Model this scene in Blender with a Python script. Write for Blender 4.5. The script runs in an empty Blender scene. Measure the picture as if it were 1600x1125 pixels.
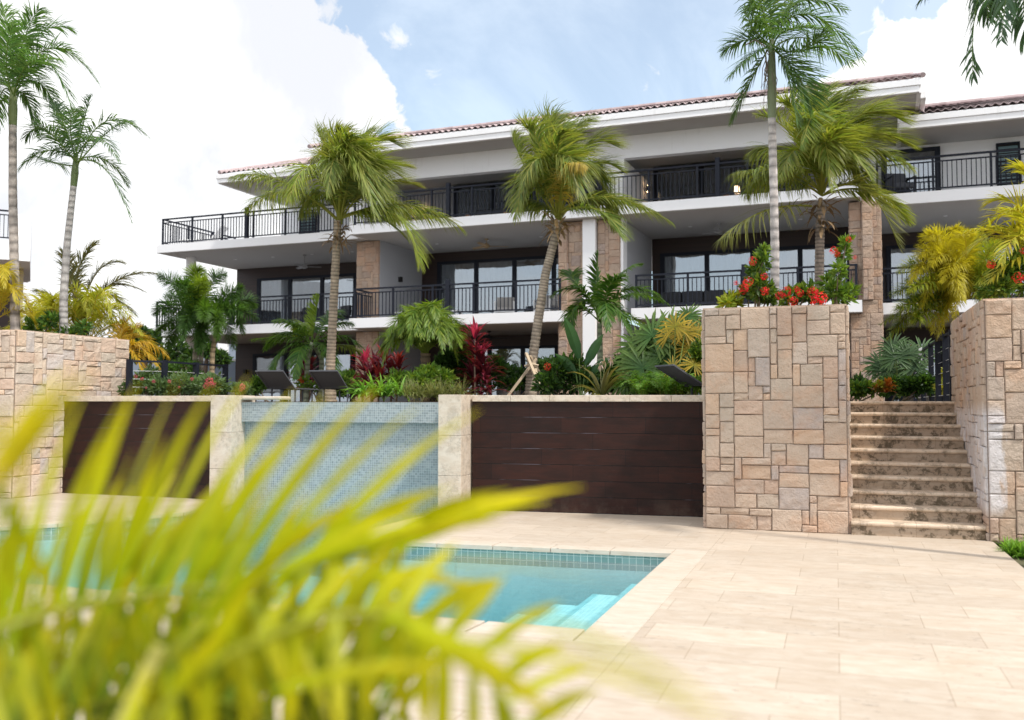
import bpy, math, random
import numpy as np
R = math.radians
SC = bpy.context.scene
# ---------------------------------------------------------------- camera
F, PITCH, ROLL, YAW, ZE = 1467., R(2.75), R(.1), R(-19.), 1.55
fw = np.array([math.sin(YAW)*math.cos(PITCH), math.cos(YAW)*math.cos(PITCH), math.sin(PITCH)])
rt = np.cross(fw, [0, 0, 1]); rt /= np.linalg.norm(rt); up = np.cross(rt, fw)
rt, up = math.cos(ROLL)*rt+math.sin(ROLL)*up, -math.sin(ROLL)*rt+math.cos(ROLL)*up
EYE = np.array([0, 0, ZE])
cam = bpy.data.cameras.new('camera'); co = bpy.data.objects.new('camera', cam); SC.collection.objects.link(co)
from mathutils import Matrix, Vector
co.matrix_world = Matrix([[rt[0], up[0], -fw[0], 0], [rt[1], up[1], -fw[1], 0], [rt[2], up[2], -fw[2], ZE], [0, 0, 0, 1]])
cam.sensor_width = 36; cam.lens = F/1600*36; cam.clip_end = 3000; cam.clip_start = .05
cam.dof.use_dof = True; cam.dof.focus_distance = 14.; cam.dof.aperture_fstop = .033/.023; cam.dof.aperture_blades = 0
SC.camera = co
# ---------------------------------------------------------------- world, sun, exposure
SUN_EL, SUN_AZ = R(56), R(114)          # azimuth from +Y towards +X
SC.view_settings.view_transform = 'Standard'; SC.view_settings.look = 'None'; SC.view_settings.gamma = 1
SC.view_settings.exposure = .58
sun = bpy.data.lights.new('sun', 'SUN'); sun.energy = 2.6; sun.angle = R(3); sun.color = (1, .95, .87)
so = bpy.data.objects.new('sun', sun); SC.collection.objects.link(so)
sd = Vector((math.sin(SUN_AZ)*math.cos(SUN_EL), math.cos(SUN_AZ)*math.cos(SUN_EL), math.sin(SUN_EL)))
so.rotation_euler = sd.to_track_quat('Z', 'Y').to_euler(); so.location = (20, -10, 40)


class NT:
    """short-hand for building node trees"""
    def __init__(s, tree): s.t = tree; tree.nodes.clear()
    def n(s, typ, **kw):
        nd = s.t.nodes.new(typ)
        for k, v in kw.items(): setattr(nd, k, v)
        return nd
    def l(s, a, b): s.t.links.new(a, b)
    def put(s, sock, v):
        if isinstance(v, bpy.types.NodeSocket): s.l(v, sock)
        elif isinstance(v, (tuple, list)) and len(v) == 3 and sock.type == 'RGBA': sock.default_value = (*v, 1)
        else: sock.default_value = v
    def m(s, op, a, b=0., c=0., clamp=False):
        nd = s.n('ShaderNodeMath', operation=op, use_clamp=clamp)
        s.put(nd.inputs[0], a); s.put(nd.inputs[1], b); s.put(nd.inputs[2], c)
        return nd.outputs[0]
    def vm(s, op, a, b=(0, 0, 0)):
        nd = s.n('ShaderNodeVectorMath', operation=op); s.put(nd.inputs[0], a); s.put(nd.inputs[1], b)
        return nd.outputs[1] if op in ('DOT_PRODUCT', 'LENGTH') else nd.outputs[0]
    def mix(s, f, a, b, mode='MIX'):
        nd = s.n('ShaderNodeMix', data_type='RGBA', blend_type=mode)
        s.put(nd.inputs[0], f); s.put(nd.inputs[6], a); s.put(nd.inputs[7], b)
        return nd.outputs[2]
    def noise(s, vec, scale, detail=4., rough=.55, dist=0.):
        nd = s.n('ShaderNodeTexNoise'); s.put(nd.inputs['Vector'], vec)
        s.put(nd.inputs['Scale'], scale); s.put(nd.inputs['Detail'], detail); s.put(nd.inputs['Roughness'], rough); s.put(nd.inputs['Distortion'], dist)
        return nd.outputs[0]
    def ramp(s, v, lo, hi):
        nd = s.n('ShaderNodeMapRange', interpolation_type='SMOOTHSTEP'); s.put(nd.inputs[0], v)
        s.put(nd.inputs[1], lo); s.put(nd.inputs[2], hi)
        return nd.outputs[0]
    def scale(s, vec, sc):
        nd = s.n('ShaderNodeMapping'); s.put(nd.inputs[0], vec); nd.inputs['Scale'].default_value = sc
        return nd.outputs[0]
    def bump(s, h, dist, strength=1.):
        nd = s.n('ShaderNodeBump'); s.put(nd.inputs['Height'], h); nd.inputs['Distance'].default_value = dist; nd.inputs['Strength'].default_value = strength
        return nd.outputs[0]


def direction(px, py):
    d = fw+rt*(px-800)/F-up*(py-562.5)/F
    return d/np.linalg.norm(d)


w = bpy.data.worlds.new('World'); SC.world = w; w.use_nodes = True
q = NT(w.node_tree)
sky = q.n('ShaderNodeTexSky', sky_type='NISHITA'); sky.sun_disc = False; sky.sun_elevation = SUN_EL; sky.sun_rotation = SUN_AZ
sky.air_density = 1.0; sky.dust_density = 2.0; sky.ozone_density = 1.5
tc = q.n('ShaderNodeTexCoord').outputs['Generated']
n1 = q.noise(tc, 15., 10., .62, .4); n2 = q.noise(tc, 34., 8., .65); n3 = q.noise(tc, 1.7, 5., .55)
# cumulus banks: (pixel direction of the middle, angular radius in degrees, edge softness)
tot = None
for px, py, rad in [(-150, 250, 18.5), (150, 60, 12), (330, 250, 10.7), (-500, 0, 25), (445, 165, 6.2), (1620, 20, 5.0), (1430, 130, 3.4), (1560, 175, 5.5), (1310, 185, 2.4), (1420, 250, 6), (1700, 150, 9)]:
    d = direction(px, py)
    a = q.vm('DOT_PRODUCT', tc, tuple(d)); a = q.m('ARCCOSINE', a)
    v = q.m('SUBTRACT', 1., q.m('DIVIDE', a, R(rad)))
    tot = v if tot is None else q.m('MAXIMUM', tot, v)
edge = q.m('ADD', tot, q.m('ADD', q.m('MULTIPLY', q.m('SUBTRACT', n1, .5), .95), q.m('MULTIPLY', q.m('SUBTRACT', n2, .5), .16)))
cm = q.ramp(edge, -.02, .07)
wisps = None
for px, py, rad in [(1012, 132, 1.9), (672, 112, 2.2), (620, 66, 1.4), (722, 172, .9), (520, 8, 3.0), (980, 165, 1.5), (1430, 20, 4.2)]:
    d = direction(px, py)
    a = q.m('ARCCOSINE', q.vm('DOT_PRODUCT', tc, tuple(d)))
    v = q.m('SUBTRACT', 1., q.m('DIVIDE', a, R(rad)))
    wisps = v if wisps is None else q.m('MAXIMUM', wisps, v)
nw = q.noise(tc, 20., 10., .7, 1.2)
wm = q.m('MULTIPLY', q.ramp(q.m('ADD', wisps, q.m('MULTIPLY', q.m('SUBTRACT', nw, .53), 4.0)), .05, 1.3), .9)
# the rest of the sky, out of the picture: broken cloud, brightened as added fill
dv = tuple(direction(800, 350))
off = q.ramp(q.vm('DOT_PRODUCT', tc, dv), .86, .70)
gm = q.m('MULTIPLY', q.ramp(n3, .30, .52), off)
cl = q.m('MAXIMUM', q.m('MAXIMUM', cm, wm), gm)
veil = q.m('MAXIMUM', cl, .42)
shade = q.ramp(q.noise(tc, 4.5, 9., .62, .5), .34, .60)
ccol = q.mix(shade, (6.2, 6.35, 6.7), (8.8, 8.8, 8.7))
skc = q.mix(1., sky.outputs[0], (1.30, 1.62, 1.62), 'MULTIPLY')
up_ = q.n('ShaderNodeSeparateXYZ'); q.l(tc, up_.inputs[0])
fin = q.mix(q.m('MULTIPLY', off, .5), q.mix(veil, skc, ccol), (11., 11.3, 12.))
bg = q.n('ShaderNodeBackground'); q.l(fin, bg.inputs[0]); bg.inputs[1].default_value = .10
ow = q.n('ShaderNodeOutputWorld'); q.l(bg.outputs[0], ow.inputs[0])


# ---------------------------------------------------------------- pixel / world helpers
def W(px, py, D):
    """world point seen at a pixel, D metres along the view"""
    return EYE+(fw+rt*(px-800)/F-up*(py-562.5)/F)*D
def on_z(px, py, z):
    d = fw+rt*(px-800)/F-up*(py-562.5)/F
    return EYE+d*((z-ZE)/d[2])
def drop(px, D, z):
    """ground point under a pixel column at depth D"""
    p = W(px, 600, D); return np.array([p[0], p[1], z])


# ---------------------------------------------------------------- mesh builder
class MB:
    def __init__(s): s.v = []; s.f = []; s.c = []; s.n = 0; s.mi = []
    def add(s, v, f, col=(1, 1, 1), mi=0):
        """v (n,3), f list of index tuples, col one colour or one per vertex"""
        v = np.asarray(v, float); s.v.append(v)
        for t in f: s.f.append(tuple(i+s.n for i in t)); s.mi.append(mi)
        c = np.asarray(col, float)
        if c.ndim == 1: c = np.tile(c, (len(v), 1))
        s.c.append(c); s.n += len(v)
    def addq(s, v, q_, col, mi=0):
        v = np.asarray(v, float); s.v.append(v); s.f.extend(map(tuple, (np.asarray(q_)+s.n).tolist())); s.mi.extend([mi]*len(q_))
        c = np.asarray(col, float)
        if c.ndim == 1: c = np.tile(c, (len(v), 1))
        s.c.append(c); s.n += len(v)
    def box(s, x0, x1, y0, y1, z0, z1, col=(1, 1, 1), mi=0):
        v = [(x, y, z) for x in (x0, x1) for y in (y0, y1) for z in (z0, z1)]
        s.add(v, [(0, 1, 3, 2), (4, 6, 7, 5), (0, 4, 5, 1), (2, 3, 7, 6), (0, 2, 6, 4), (1, 5, 7, 3)], col, mi)
    def bar(s, a, b, wx, wy=None, col=(1, 1, 1), upv=(0, 0, 1)):
        a = np.array(a, float); b = np.array(b, float); wy = wy or wx
        t = b-a; L = np.linalg.norm(t); t /= L
        u_ = np.array(upv, float)
        if abs(t@u_) > .99: u_ = np.array([1., 0, 0])
        x = np.cross(t, u_); x /= np.linalg.norm(x); y = np.cross(x, t)
        v = [p+x*sx*wx/2+y*sy*wy/2 for p in (a, b) for sx, sy in ((-1, -1), (1, -1), (1, 1), (-1, 1))]
        s.add(v, [(3, 2, 1, 0), (4, 5, 6, 7), (0, 1, 5, 4), (1, 2, 6, 5), (2, 3, 7, 6), (3, 0, 4, 7)], col)
    def tube(s, pts, rad, k=8, col=(1, 1, 1), cap=True):
        pts = np.asarray(pts, float); n = len(pts); rad = np.broadcast_to(np.asarray(rad, float), (n,))
        T = np.gradient(pts, axis=0); T /= np.linalg.norm(T, axis=1)[:, None]+1e-12
        ref = np.array([0, 0, 1.]) if abs(T[0]@[0, 0, 1]) < .9 else np.array([1., 0, 0])
        X = np.cross(T, ref); X /= np.linalg.norm(X, axis=1)[:, None]+1e-12; Y = np.cross(T, X)
        an = np.arange(k)/k*2*np.pi
        v = pts[:, None]+rad[:, None, None]*(np.cos(an)[None, :, None]*X[:, None]+np.sin(an)[None, :, None]*Y[:, None])
        f = [(i*k+j, i*k+(j+1) % k, (i+1)*k+(j+1) % k, (i+1)*k+j) for i in range(n-1) for j in range(k)]
        if cap: f += [tuple(range(k))[::-1], tuple((n-1)*k+j for j in range(k))]
        c = np.asarray(col, float)
        if c.ndim == 2: c = np.repeat(c, k, axis=0)
        s.add(v.reshape(-1, 3), f, c)
    def prism(s, poly, z0, z1, col=(1, 1, 1)):
        n = len(poly); v = [(x, y, z0) for x, y in poly]+[(x, y, z1) for x, y in poly]
        s.add(v, [tuple(range(n))[::-1], tuple(range(n, 2*n))]+[(i, (i+1) % n, n+(i+1) % n, n+i) for i in range(n)], col)
    def build(s, name, mat, parent=None, loc=None, smooth=False, bevel=0):
        me = bpy.data.meshes.new(name)
        v = np.concatenate(s.v) if s.v else np.zeros((0, 3))
        if loc is not None: v = v-np.asarray(loc)
        me.from_pydata(v.tolist(), [], s.f)
        at = me.color_attributes.new('col', 'FLOAT_COLOR', 'POINT')
        c = np.concatenate(s.c); at.data.foreach_set('color', np.hstack([c, np.ones((len(c), 1))]).ravel())
        for m_ in (mat if isinstance(mat, (list, tuple)) else [mat]): me.materials.append(m_)
        if isinstance(mat, (list, tuple)): me.polygons.foreach_set('material_index', s.mi)
        if smooth: me.polygons.foreach_set('use_smooth', [True]*len(me.polygons))
        me.update()
        o = bpy.data.objects.new(name, me); SC.collection.objects.link(o)
        if parent is not None: o.parent = parent
        elif loc is not None: o.location = tuple(loc)
        if bevel:
            b = o.modifiers.new('bevel', 'BEVEL'); b.width = bevel; b.segments = 2; b.limit_method = 'ANGLE'
        return o


def empty(name, loc, label, cat, group=None, rz=0):
    o = bpy.data.objects.new(name, None); SC.collection.objects.link(o); o.location = tuple(float(x) for x in loc); o.rotation_euler.z = rz
    o['label'] = label; o['category'] = cat
    if group: o['group'] = group
    o.empty_display_size = .1
    return o
def tag(o, label=None, cat=None, group=None, kind=None):
    if label: o['label'] = label
    if cat: o['category'] = cat
    if group: o['group'] = group
    if kind: o['kind'] = kind
    return o
def copy_tree(o, parent=None):
    c = o.copy(); SC.collection.objects.link(c)
    if parent is not None: c.parent = parent
    for ch in list(o.children): copy_tree(ch, c)
    return c


# ---------------------------------------------------------------- materials
def mat(name, fn):
    m = bpy.data.materials.new(name); m.use_nodes = True; t = NT(m.node_tree)
    p = t.n('ShaderNodeBsdfPrincipled'); o = t.n('ShaderNodeOutputMaterial'); t.l(p.outputs[0], o.inputs[0])
    p.inputs['Roughness'].default_value = .7
    fn(t, p, o); return m
def objco(t): return t.n('ShaderNodeTexCoord').outputs['Object']
def geo(t): return t.n('ShaderNodeNewGeometry').outputs['Position']
def attr(t): return t.n('ShaderNodeVertexColor', layer_name='col').outputs[0]
def simple(name, col, rough=.6, var=.06, sc=3., metal=0., bumpd=0., spec=.5):
    def fn(t, p, o):
        c = objco(t); n = t.noise(c, sc, 5.)
        k = t.m('MULTIPLY_ADD', n, 2*var, 1-var)
        cc = t.mix(1., col, t.n('ShaderNodeCombineColor').outputs[0], 'MULTIPLY')
        cb = t.n('ShaderNodeCombineColor'); [t.l(k, cb.inputs[i]) for i in range(3)]
        t.put(p.inputs['Base Color'], t.mix(1., col, cb.outputs[0], 'MULTIPLY'))
        p.inputs['Roughness'].default_value = rough; p.inputs['Metallic'].default_value = metal; p.inputs['Specular IOR Level'].default_value = spec
        if bumpd: t.l(t.bump(t.noise(c, sc*12, 4.), bumpd), p.inputs['Normal'])
    return mat(name, fn)
def leaf_fn(rough=.45, trans=.45):
    def fn(t, p, o):
        a = attr(t); n = t.noise(geo(t), 9., 3.)
        cb = t.n('ShaderNodeCombineColor'); k = t.m('MULTIPLY_ADD', n, .5, .75); [t.l(k, cb.inputs[i]) for i in range(3)]
        c = t.mix(1., a, cb.outputs[0], 'MULTIPLY')
        t.put(p.inputs['Base Color'], c); p.inputs['Roughness'].default_value = rough
        p.inputs['Specular IOR Level'].default_value = .35
        tr = t.n('ShaderNodeBsdfTranslucent'); t.l(t.mix(1., c, (1.25, 1.2, .55), 'MULTIPLY'), tr.inputs[0])
        mx = t.n('ShaderNodeMixShader'); mx.inputs[0].default_value = trans
        t.l(p.outputs[0], mx.inputs[1]); t.l(tr.outputs[0], mx.inputs[2]); t.l(mx.outputs[0], o.inputs[0])
    return fn
LEAF = mat('foliage', leaf_fn())
def near_fn(t, p, o):
    leaf_fn(.4, .45)(t, p, o)
    g = geo(t); n = t.noise(g, 26., 5., .6); n2 = t.noise(t.scale(g, (60, 60, 8)), 3., 2.)
    for s_ in (p.inputs['Base Color'], [x for x in t.t.nodes if x.type == 'BSDF_TRANSLUCENT'][0].inputs[0]):
        src = s_.links[0].from_socket; c = t.mix(t.m('MULTIPLY', t.ramp(n, .56, .72), .45), src, (.10, .16, .01)); c = t.mix(t.m('MULTIPLY', t.ramp(n2, .5, .8), .35), c, (.12, .20, .01)); t.l(c, s_)
FORELEAF = mat('foliage_near', near_fn)
PETAL = mat('petal', leaf_fn(.6, .3))
def bark_fn(t, p, o):
    a = attr(t); g = geo(t); n = t.noise(g, 14., 6., .65); n2 = t.noise(g, 2.2, 3.)
    k = t.m('ADD', t.m('MULTIPLY', n, 1.5), t.m('MULTIPLY', n2, .5)); cb = t.n('ShaderNodeCombineColor'); k = t.m('SUBTRACT', k, .05); [t.l(k, cb.inputs[i]) for i in range(3)]
    t.put(p.inputs['Base Color'], t.mix(1., a, cb.outputs[0], 'MULTIPLY')); p.inputs['Roughness'].default_value = .85
    t.l(t.bump(t.noise(g, 40., 5.), .01), p.inputs['Normal'])
BARK = mat('bark', bark_fn)
def white_fn(t, p, o):
    g = objco(t); s = t.noise(t.scale(g, (5., 5., .35)), 1.6, 6., .65); n = t.noise(g, .9, 4.)
    k = t.m('MULTIPLY', t.ramp(s, .54, .78), t.ramp(n, .40, .65)); c = t.mix(t.m('MULTIPLY', k, .38), (.87, .87, .885), (.48, .47, .45))
    c = t.mix(t.m('MULTIPLY', t.noise(g, 2.2, 5.), .12), c, (.55, .55, .55)); t.put(p.inputs['Base Color'], c); p.inputs['Roughness'].default_value = .75
    t.l(t.bump(t.noise(g, 30., 4.), .002), p.inputs['Normal'])
WHITE = mat('white_render', white_fn)
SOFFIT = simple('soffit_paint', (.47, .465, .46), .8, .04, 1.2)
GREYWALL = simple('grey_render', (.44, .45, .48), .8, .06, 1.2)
DARKMETAL = simple('dark_railing_paint', (.014, .017, .027), .55, .15, 2., spec=.2)
BLACK = simple('dark_interior', (.012, .011, .011), .8)
WHITEMET = simple('white_metal', (.75, .75, .75), .4)
MESHF = simple('grey_sling_fabric', (.09, .095, .11), .8, .15, 30.)
TIMBER = simple('pale_timber', (.46, .36, .25), .8, .25, 12.)
SOIL = simple('soil', (.10, .065, .04), .95, .4, 6., bumpd=.02)
WOODFURN = simple('teak', (.30, .16, .08), .5, .25, 8.)
CUSHION = simple('cushion_cloth', (.40, .38, .36), .9, .1, 10.)
BLACKFURN = simple('black_wicker', (.02, .022, .028), .6, .2, 20.)
FAR = simple('far_blue_grey_wall', (.24, .29, .36), .8)
def cladding_fn(t, p, o):
    g = objco(t); s = t.scale(g, (.9, .9, 14)); n = t.noise(s, 1.4, 6., .6)
    c = t.mix(n, (.016, .008, .007), (.046, .020, .015))
    sx = t.n('ShaderNodeSeparateXYZ'); t.l(g, sx.inputs[0])
    fr = t.m('FRACT', t.m('MULTIPLY', sx.outputs[2], 6.6)); c = t.mix(t.m('LESS_THAN', fr, .05), c, (.008, .006, .006))
    t.put(p.inputs['Base Color'], c); p.inputs['Roughness'].default_value = .5
CLAD = mat('brown_cladding', cladding_fn)
def woodwall_fn(t, p, o):
    g = objco(t); sx = t.n('ShaderNodeSeparateXYZ'); t.l(g, sx.inputs[0])
    row = t.m('FLOOR', t.m('DIVIDE', sx.outputs[2], .2285))
    sh = t.n('ShaderNodeCombineXYZ'); t.l(t.m('MULTIPLY', row, 7.3), sh.inputs[0])
    v = t.vm('ADD', g, sh.outputs[0])
    grain = t.noise(t.scale(v, (.8, .8, 26.)), 2.2, 8., .65, .4); blot = t.noise(t.scale(v, (1.2, 1.2, 3.)), 2.1, 5.)
    c = t.mix(grain, (.008, .004, .004), (.050, .018, .012)); c = t.mix(t.m('MULTIPLY', t.ramp(blot, .40, .66), .6), c, (.012, .007, .006))
    cid = t.n('ShaderNodeCombineXYZ'); t.l(row, cid.inputs[0]); t.l(t.m('FLOOR', t.m('ADD', t.m('DIVIDE', sx.outputs[0], 1.22), t.m('MULTIPLY', row, .381))), cid.inputs[1])
    wn = t.n('ShaderNodeTexWhiteNoise'); t.l(cid.outputs[0], wn.inputs[0]); c = t.mix(1., c, t.mix(wn.outputs[0], (.80, .78, .80), (1.22, 1.10, 1.05)), 'MULTIPLY')
    dust = t.m('MULTIPLY', t.ramp(sx.outputs[2], .35, .0), t.ramp(t.noise(g, 3., 6., .7), .4, .65)); c = t.mix(t.m('MULTIPLY', dust, .25), c, (.16, .12, .09))
    fr = t.m('FRACT', t.m('DIVIDE', sx.outputs[2], .2285)); jl = t.m('MAXIMUM', t.m('LESS_THAN', fr, .035), 0.)
    pale = t.ramp(t.noise(t.scale(g, (1.5, 1.5, .3)), 1.2, 3.), .5, .7)
    c = t.mix(jl, c, t.mix(pale, (.004, .004, .004), (.10, .09, .11)))
    fx = t.m('FRACT', t.m('ADD', t.m('DIVIDE', sx.outputs[0], 1.22), t.m('MULTIPLY', row, .381)))
    c = t.mix(t.m('LESS_THAN', fx, .005), c, (.006, .005, .005))
    t.put(p.inputs['Base Color'], c); t.put(p.inputs['Roughness'], t.m('MULTIPLY_ADD', grain, .3, .45)); p.inputs['Specular IOR Level'].default_value = .22
    t.l(t.bump(t.m('SUBTRACT', grain, t.m('MULTIPLY', jl, 3.)), .003), p.inputs['Normal'])
WOODWALL = mat('dark_plank_tile', woodwall_fn)
def trav(dirt=0., joints=(.9, .45), tone=1., warm=0.):
    def fn(t, p, o):
        g = objco(t)
        a = t.noise(t.scale(g, (1.6, 4.5, 4.5)), 2.3, 9., .7, .8); b = t.noise(t.scale(g, (.8, 1.7, 1.7)), 1.3, 6., .6)
        c = t.mix(t.ramp(a, .3, .7), (.64*tone, (.525-warm)*tone, (.41-warm*1.6)*tone), (.75*tone, (.66-warm)*tone, (.555-warm*1.6)*tone)); mo = t.noise(g, 7., 7., .7); c = t.mix(t.m('MULTIPLY', t.ramp(mo, .35, .8), .22), c, (.50*tone, .42*tone, .33*tone))
        c = t.mix(t.m('MULTIPLY', t.ramp(b, .50, .75), .30), c, (.60*tone, .46*tone, .32*tone))
        if joints:
            br = t.n('ShaderNodeTexBrick', offset=.37, offset_frequency=2); t.l(g, br.inputs[0]); br.inputs['Scale'].default_value = 1
            br.inputs['Color1'].default_value = (.91, .885, .86, 1); br.inputs['Color2'].default_value = (1.04, 1.02, 1.0, 1); br.inputs['Mortar'].default_value = (.62, .55, .47, 1)
            br.inputs['Mortar Size'].default_value = .0028; br.inputs['Mortar Smooth'].default_value = .2; br.inputs['Brick Width'].default_value = joints[0]; br.inputs['Row Height'].default_value = joints[1]
            c = t.mix(1., c, br.outputs[0], 'MULTIPLY')
        # open pores of the stone: short dark dashes
        h = t.noise(t.scale(g, (2.2, 11., 11.)), 4.5, 5., .6); h2 = t.noise(g, .9, 3.)
        pit = t.m('MULTIPLY', t.ramp(h, .63, .68), t.ramp(h2, .42, .56))
        c = t.mix(t.m('MULTIPLY', pit, .75), c, (.13, .10, .08))
        if dirt:
            dn = t.noise(t.scale(g, (1., 1., 1.)), 9.5, 10., .8, .25); dn2 = t.noise(g, 1.7, 4.)
            dm = t.m('MULTIPLY', t.ramp(dn, .48, .57), t.ramp(dn2, .30, .48)); c = t.mix(t.m('MULTIPLY', dm, dirt), c, (.085, .058, .028))
        t.put(p.inputs['Base Color'], c); p.inputs['Roughness'].default_value = .55
        t.l(t.bump(t.m('SUBTRACT', a, t.m('MULTIPLY', pit, 1.5)), .002), p.inputs['Normal'])
    return fn
DECK = mat('travertine_paving', trav(0., (.9, .45), .71))
COPING = mat('travertine_coping', trav(0., None, .76))
CAP = mat('travertine_cap', trav(.26, None, .85))
STEPM = mat('travertine_nosing', trav(.5, (.62, 9.), .92, .03))
RISER = mat('travertine_riser_mould', trav(.95, (.62, 9.), .56, .06))
def stone_fn(salt):
    def fn(t, p, o):
        a = attr(t); g = geo(t)
        n = t.noise(g, 7., 7., .6); m_ = t.noise(g, 2.6, 4.)
        a = t.mix(1., a, (.97, .925, .885), 'MULTIPLY'); c = t.mix(t.m('MULTIPLY', t.ramp(n, .35, .75), .40), a, (.54, .42, .33)); c = t.mix(t.m('MULTIPLY', t.ramp(m_, .5, .75), .4), c, (.50, .27, .15))
        c = t.mix(t.m('MULTIPLY', t.ramp(t.noise(g, 19., 5.), .55, .8), .35), c, (.25, .18, .14))
        if salt:
            sx = t.n('ShaderNodeSeparateXYZ'); t.l(g, sx.inputs[0])
            e = t.m('SUBTRACT', 1., t.m('DIVIDE', t.m('ABSOLUTE', t.m('SUBTRACT', sx.outputs[0], 1.70)), .17))
            zz = t.m('MULTIPLY', t.ramp(sx.outputs[2], .22, .45), t.ramp(sx.outputs[2], 1.62, 1.40))
            e = t.m('MULTIPLY', t.ramp(t.m('ADD', e, t.m('MULTIPLY', t.m('SUBTRACT', t.noise(t.scale(g, (3, 3, .8)), 5., 5.), .5), 1.6)), .1, .5), zz)
            c = t.mix(t.m('MULTIPLY', e, .7), c, (.66, .65, .68))
        t.put(p.inputs['Base Color'], c); p.inputs['Roughness'].default_value = .85
        t.l(t.bump(t.m('ADD', t.noise(g, 11., 8., .62), t.m('MULTIPLY', t.noise(g, 45., 4.), .25)), .035), p.inputs['Normal'])
    return fn
STONE = mat('split_face_stone', stone_fn(False)); STONESALT = mat('split_face_stone_salt', stone_fn(True))
GROUT = simple('dark_joint', (.22, .17, .14), .95)
def mosaic(c1, c2, size, gro=(.55, .62, .60)):
    def fn(t, p, o):
        g = objco(t); v = t.scale(g, (1/size, 1/size, 1/size)); fl = t.vm('FLOOR', t.vm('ADD', v, (.013, .013, .013)))
        wn = t.n('ShaderNodeTexWhiteNoise'); t.l(fl, wn.inputs[0]); fr = t.vm('FRACTION', t.vm('ADD', v, (.013, .013, .013)))
        sp = t.n('ShaderNodeSeparateXYZ'); t.l(fr, sp.inputs[0])
        nr = t.n('ShaderNodeNewGeometry').outputs['Normal']; sn = t.n('ShaderNodeSeparateXYZ'); t.l(nr, sn.inputs[0])
        gm_ = None
        for i in range(3):
            e = t.m('GREATER_THAN', t.m('ABSOLUTE', t.m('SUBTRACT', sp.outputs[i], .5)), .455)
            e = t.m('MULTIPLY', e, t.m('LESS_THAN', t.m('ABSOLUTE', sn.outputs[i]), .7))
            gm_ = e if gm_ is None else t.m('MAXIMUM', gm_, e)
        c = t.mix(wn.outputs[0], c1, c2); c = t.mix(t.m('MULTIPLY', t.noise(g, 30., 3.), .5), c, tuple(x*.8 for x in c2))
        c = t.mix(gm_, c, gro)
        t.put(p.inputs['Base Color'], c); t.put(p.inputs['Roughness'], t.m('MULTIPLY_ADD', gm_, .4, .22))
        t.l(t.bump(gm_, .0015), p.inputs['Normal'])
    return fn
MOSAIC = mat('blue_grey_mosaic', mosaic((.20, .232, .245), (.34, .37, .38), .037, (.46, .51, .51)))
POOLTILE = mat('pool_mosaic', mosaic((.54, .76, .77), (.64, .84, .83), .046, (.62, .72, .70)))
LINETILE = mat('pool_waterline_tile', mosaic((.16, .27, .25), (.27, .40, .38), .075, (.55, .62, .58)))
def water_fn(t, p, o):
    g = geo(t); t.t.nodes.remove(p)
    gl = t.n('ShaderNodeBsdfGlossy'); gl.inputs['Roughness'].default_value = .02
    tr = t.n('ShaderNodeBsdfTransparent'); tr.inputs[0].default_value = (.93, .99, 1, 1)
    fr = t.n('ShaderNodeFresnel'); fr.inputs[0].default_value = 1.33
    b = t.bump(t.m('ADD', t.noise(t.scale(g, (2.2, 1.2, 1)), 3.5, 4., .55, .6), t.m('MULTIPLY', t.noise(g, 14., 3.), .35)), .07)
    t.l(b, gl.inputs['Normal']); t.l(b, fr.inputs['Normal'])
    mx = t.n('ShaderNodeMixShader'); t.l(t.m('MULTIPLY', fr.outputs[0], .38), mx.inputs[0]); t.l(tr.outputs[0], mx.inputs[1]); t.l(gl.outputs[0], mx.inputs[2]); t.l(mx.outputs[0], o.inputs[0])
    va = t.n('ShaderNodeVolumeAbsorption'); va.inputs[0].default_value = (.12, .84, .94, 1); va.inputs[1].default_value = .26; t.l(va.outputs[0], o.inputs['Volume'])
WATER = mat('pool_water', water_fn)
def glass_fn(t, p, o):
    t.t.nodes.remove(p); g = geo(t)
    gl = t.n('ShaderNodeBsdfGlossy'); gl.inputs['Roughness'].default_value = .01; gl.inputs[0].default_value = (.9, .95, 1, 1)
    tr = t.n('ShaderNodeBsdfTransparent'); tr.inputs[0].default_value = (.62, .66, .68, 1)
    t.l(t.bump(t.noise(g, .8, 2.), .006), gl.inputs['Normal'])
    mx = t.n('ShaderNodeMixShader'); mx.inputs[0].default_value = .24; t.l(tr.outputs[0], mx.inputs[1]); t.l(gl.outputs[0], mx.inputs[2]); t.l(mx.outputs[0], o.inputs[0])
GLASS = mat('window_glass', glass_fn)
CURTAIN = simple('sheer_curtain', (.46, .46, .48), .9, .1, 2.)
def roof_fn(t, p, o):
    g = objco(t); n = t.noise(g, 5., 4.); wn = t.n('ShaderNodeTexWhiteNoise'); t.l(t.vm('FLOOR', t.scale(g, (5, 2.9, 0))), wn.inputs[0])
    c = t.mix(wn.outputs[0], (.32, .24, .24), (.46, .37, .37)); c = t.mix(t.ramp(n, .55, .8), c, (.48, .37, .36))
    t.put(p.inputs['Base Color'], c); p.inputs['Roughness'].default_value = .75
ROOF = mat('clay_roof_tile', roof_fn)
def glow(name, col, s):
    def fn(t, p, o): p.inputs['Emission Color'].default_value = (*col, 1); p.inputs['Emission Strength'].default_value = s; p.inputs['Base Color'].default_value = (*col, 1)
    return mat(name, fn)
LAMP = glow('lit_lamp', (1, .62, .30), 14.)
def ground_fn(t, p, o):
    g = geo(t); n = t.noise(g, .6, 6.); t.put(p.inputs['Base Color'], t.mix(n, (.05, .07, .025), (.14, .10, .06))); p.inputs['Roughness'].default_value = .95
GROUND = mat('ground_earth', ground_fn)
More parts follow.
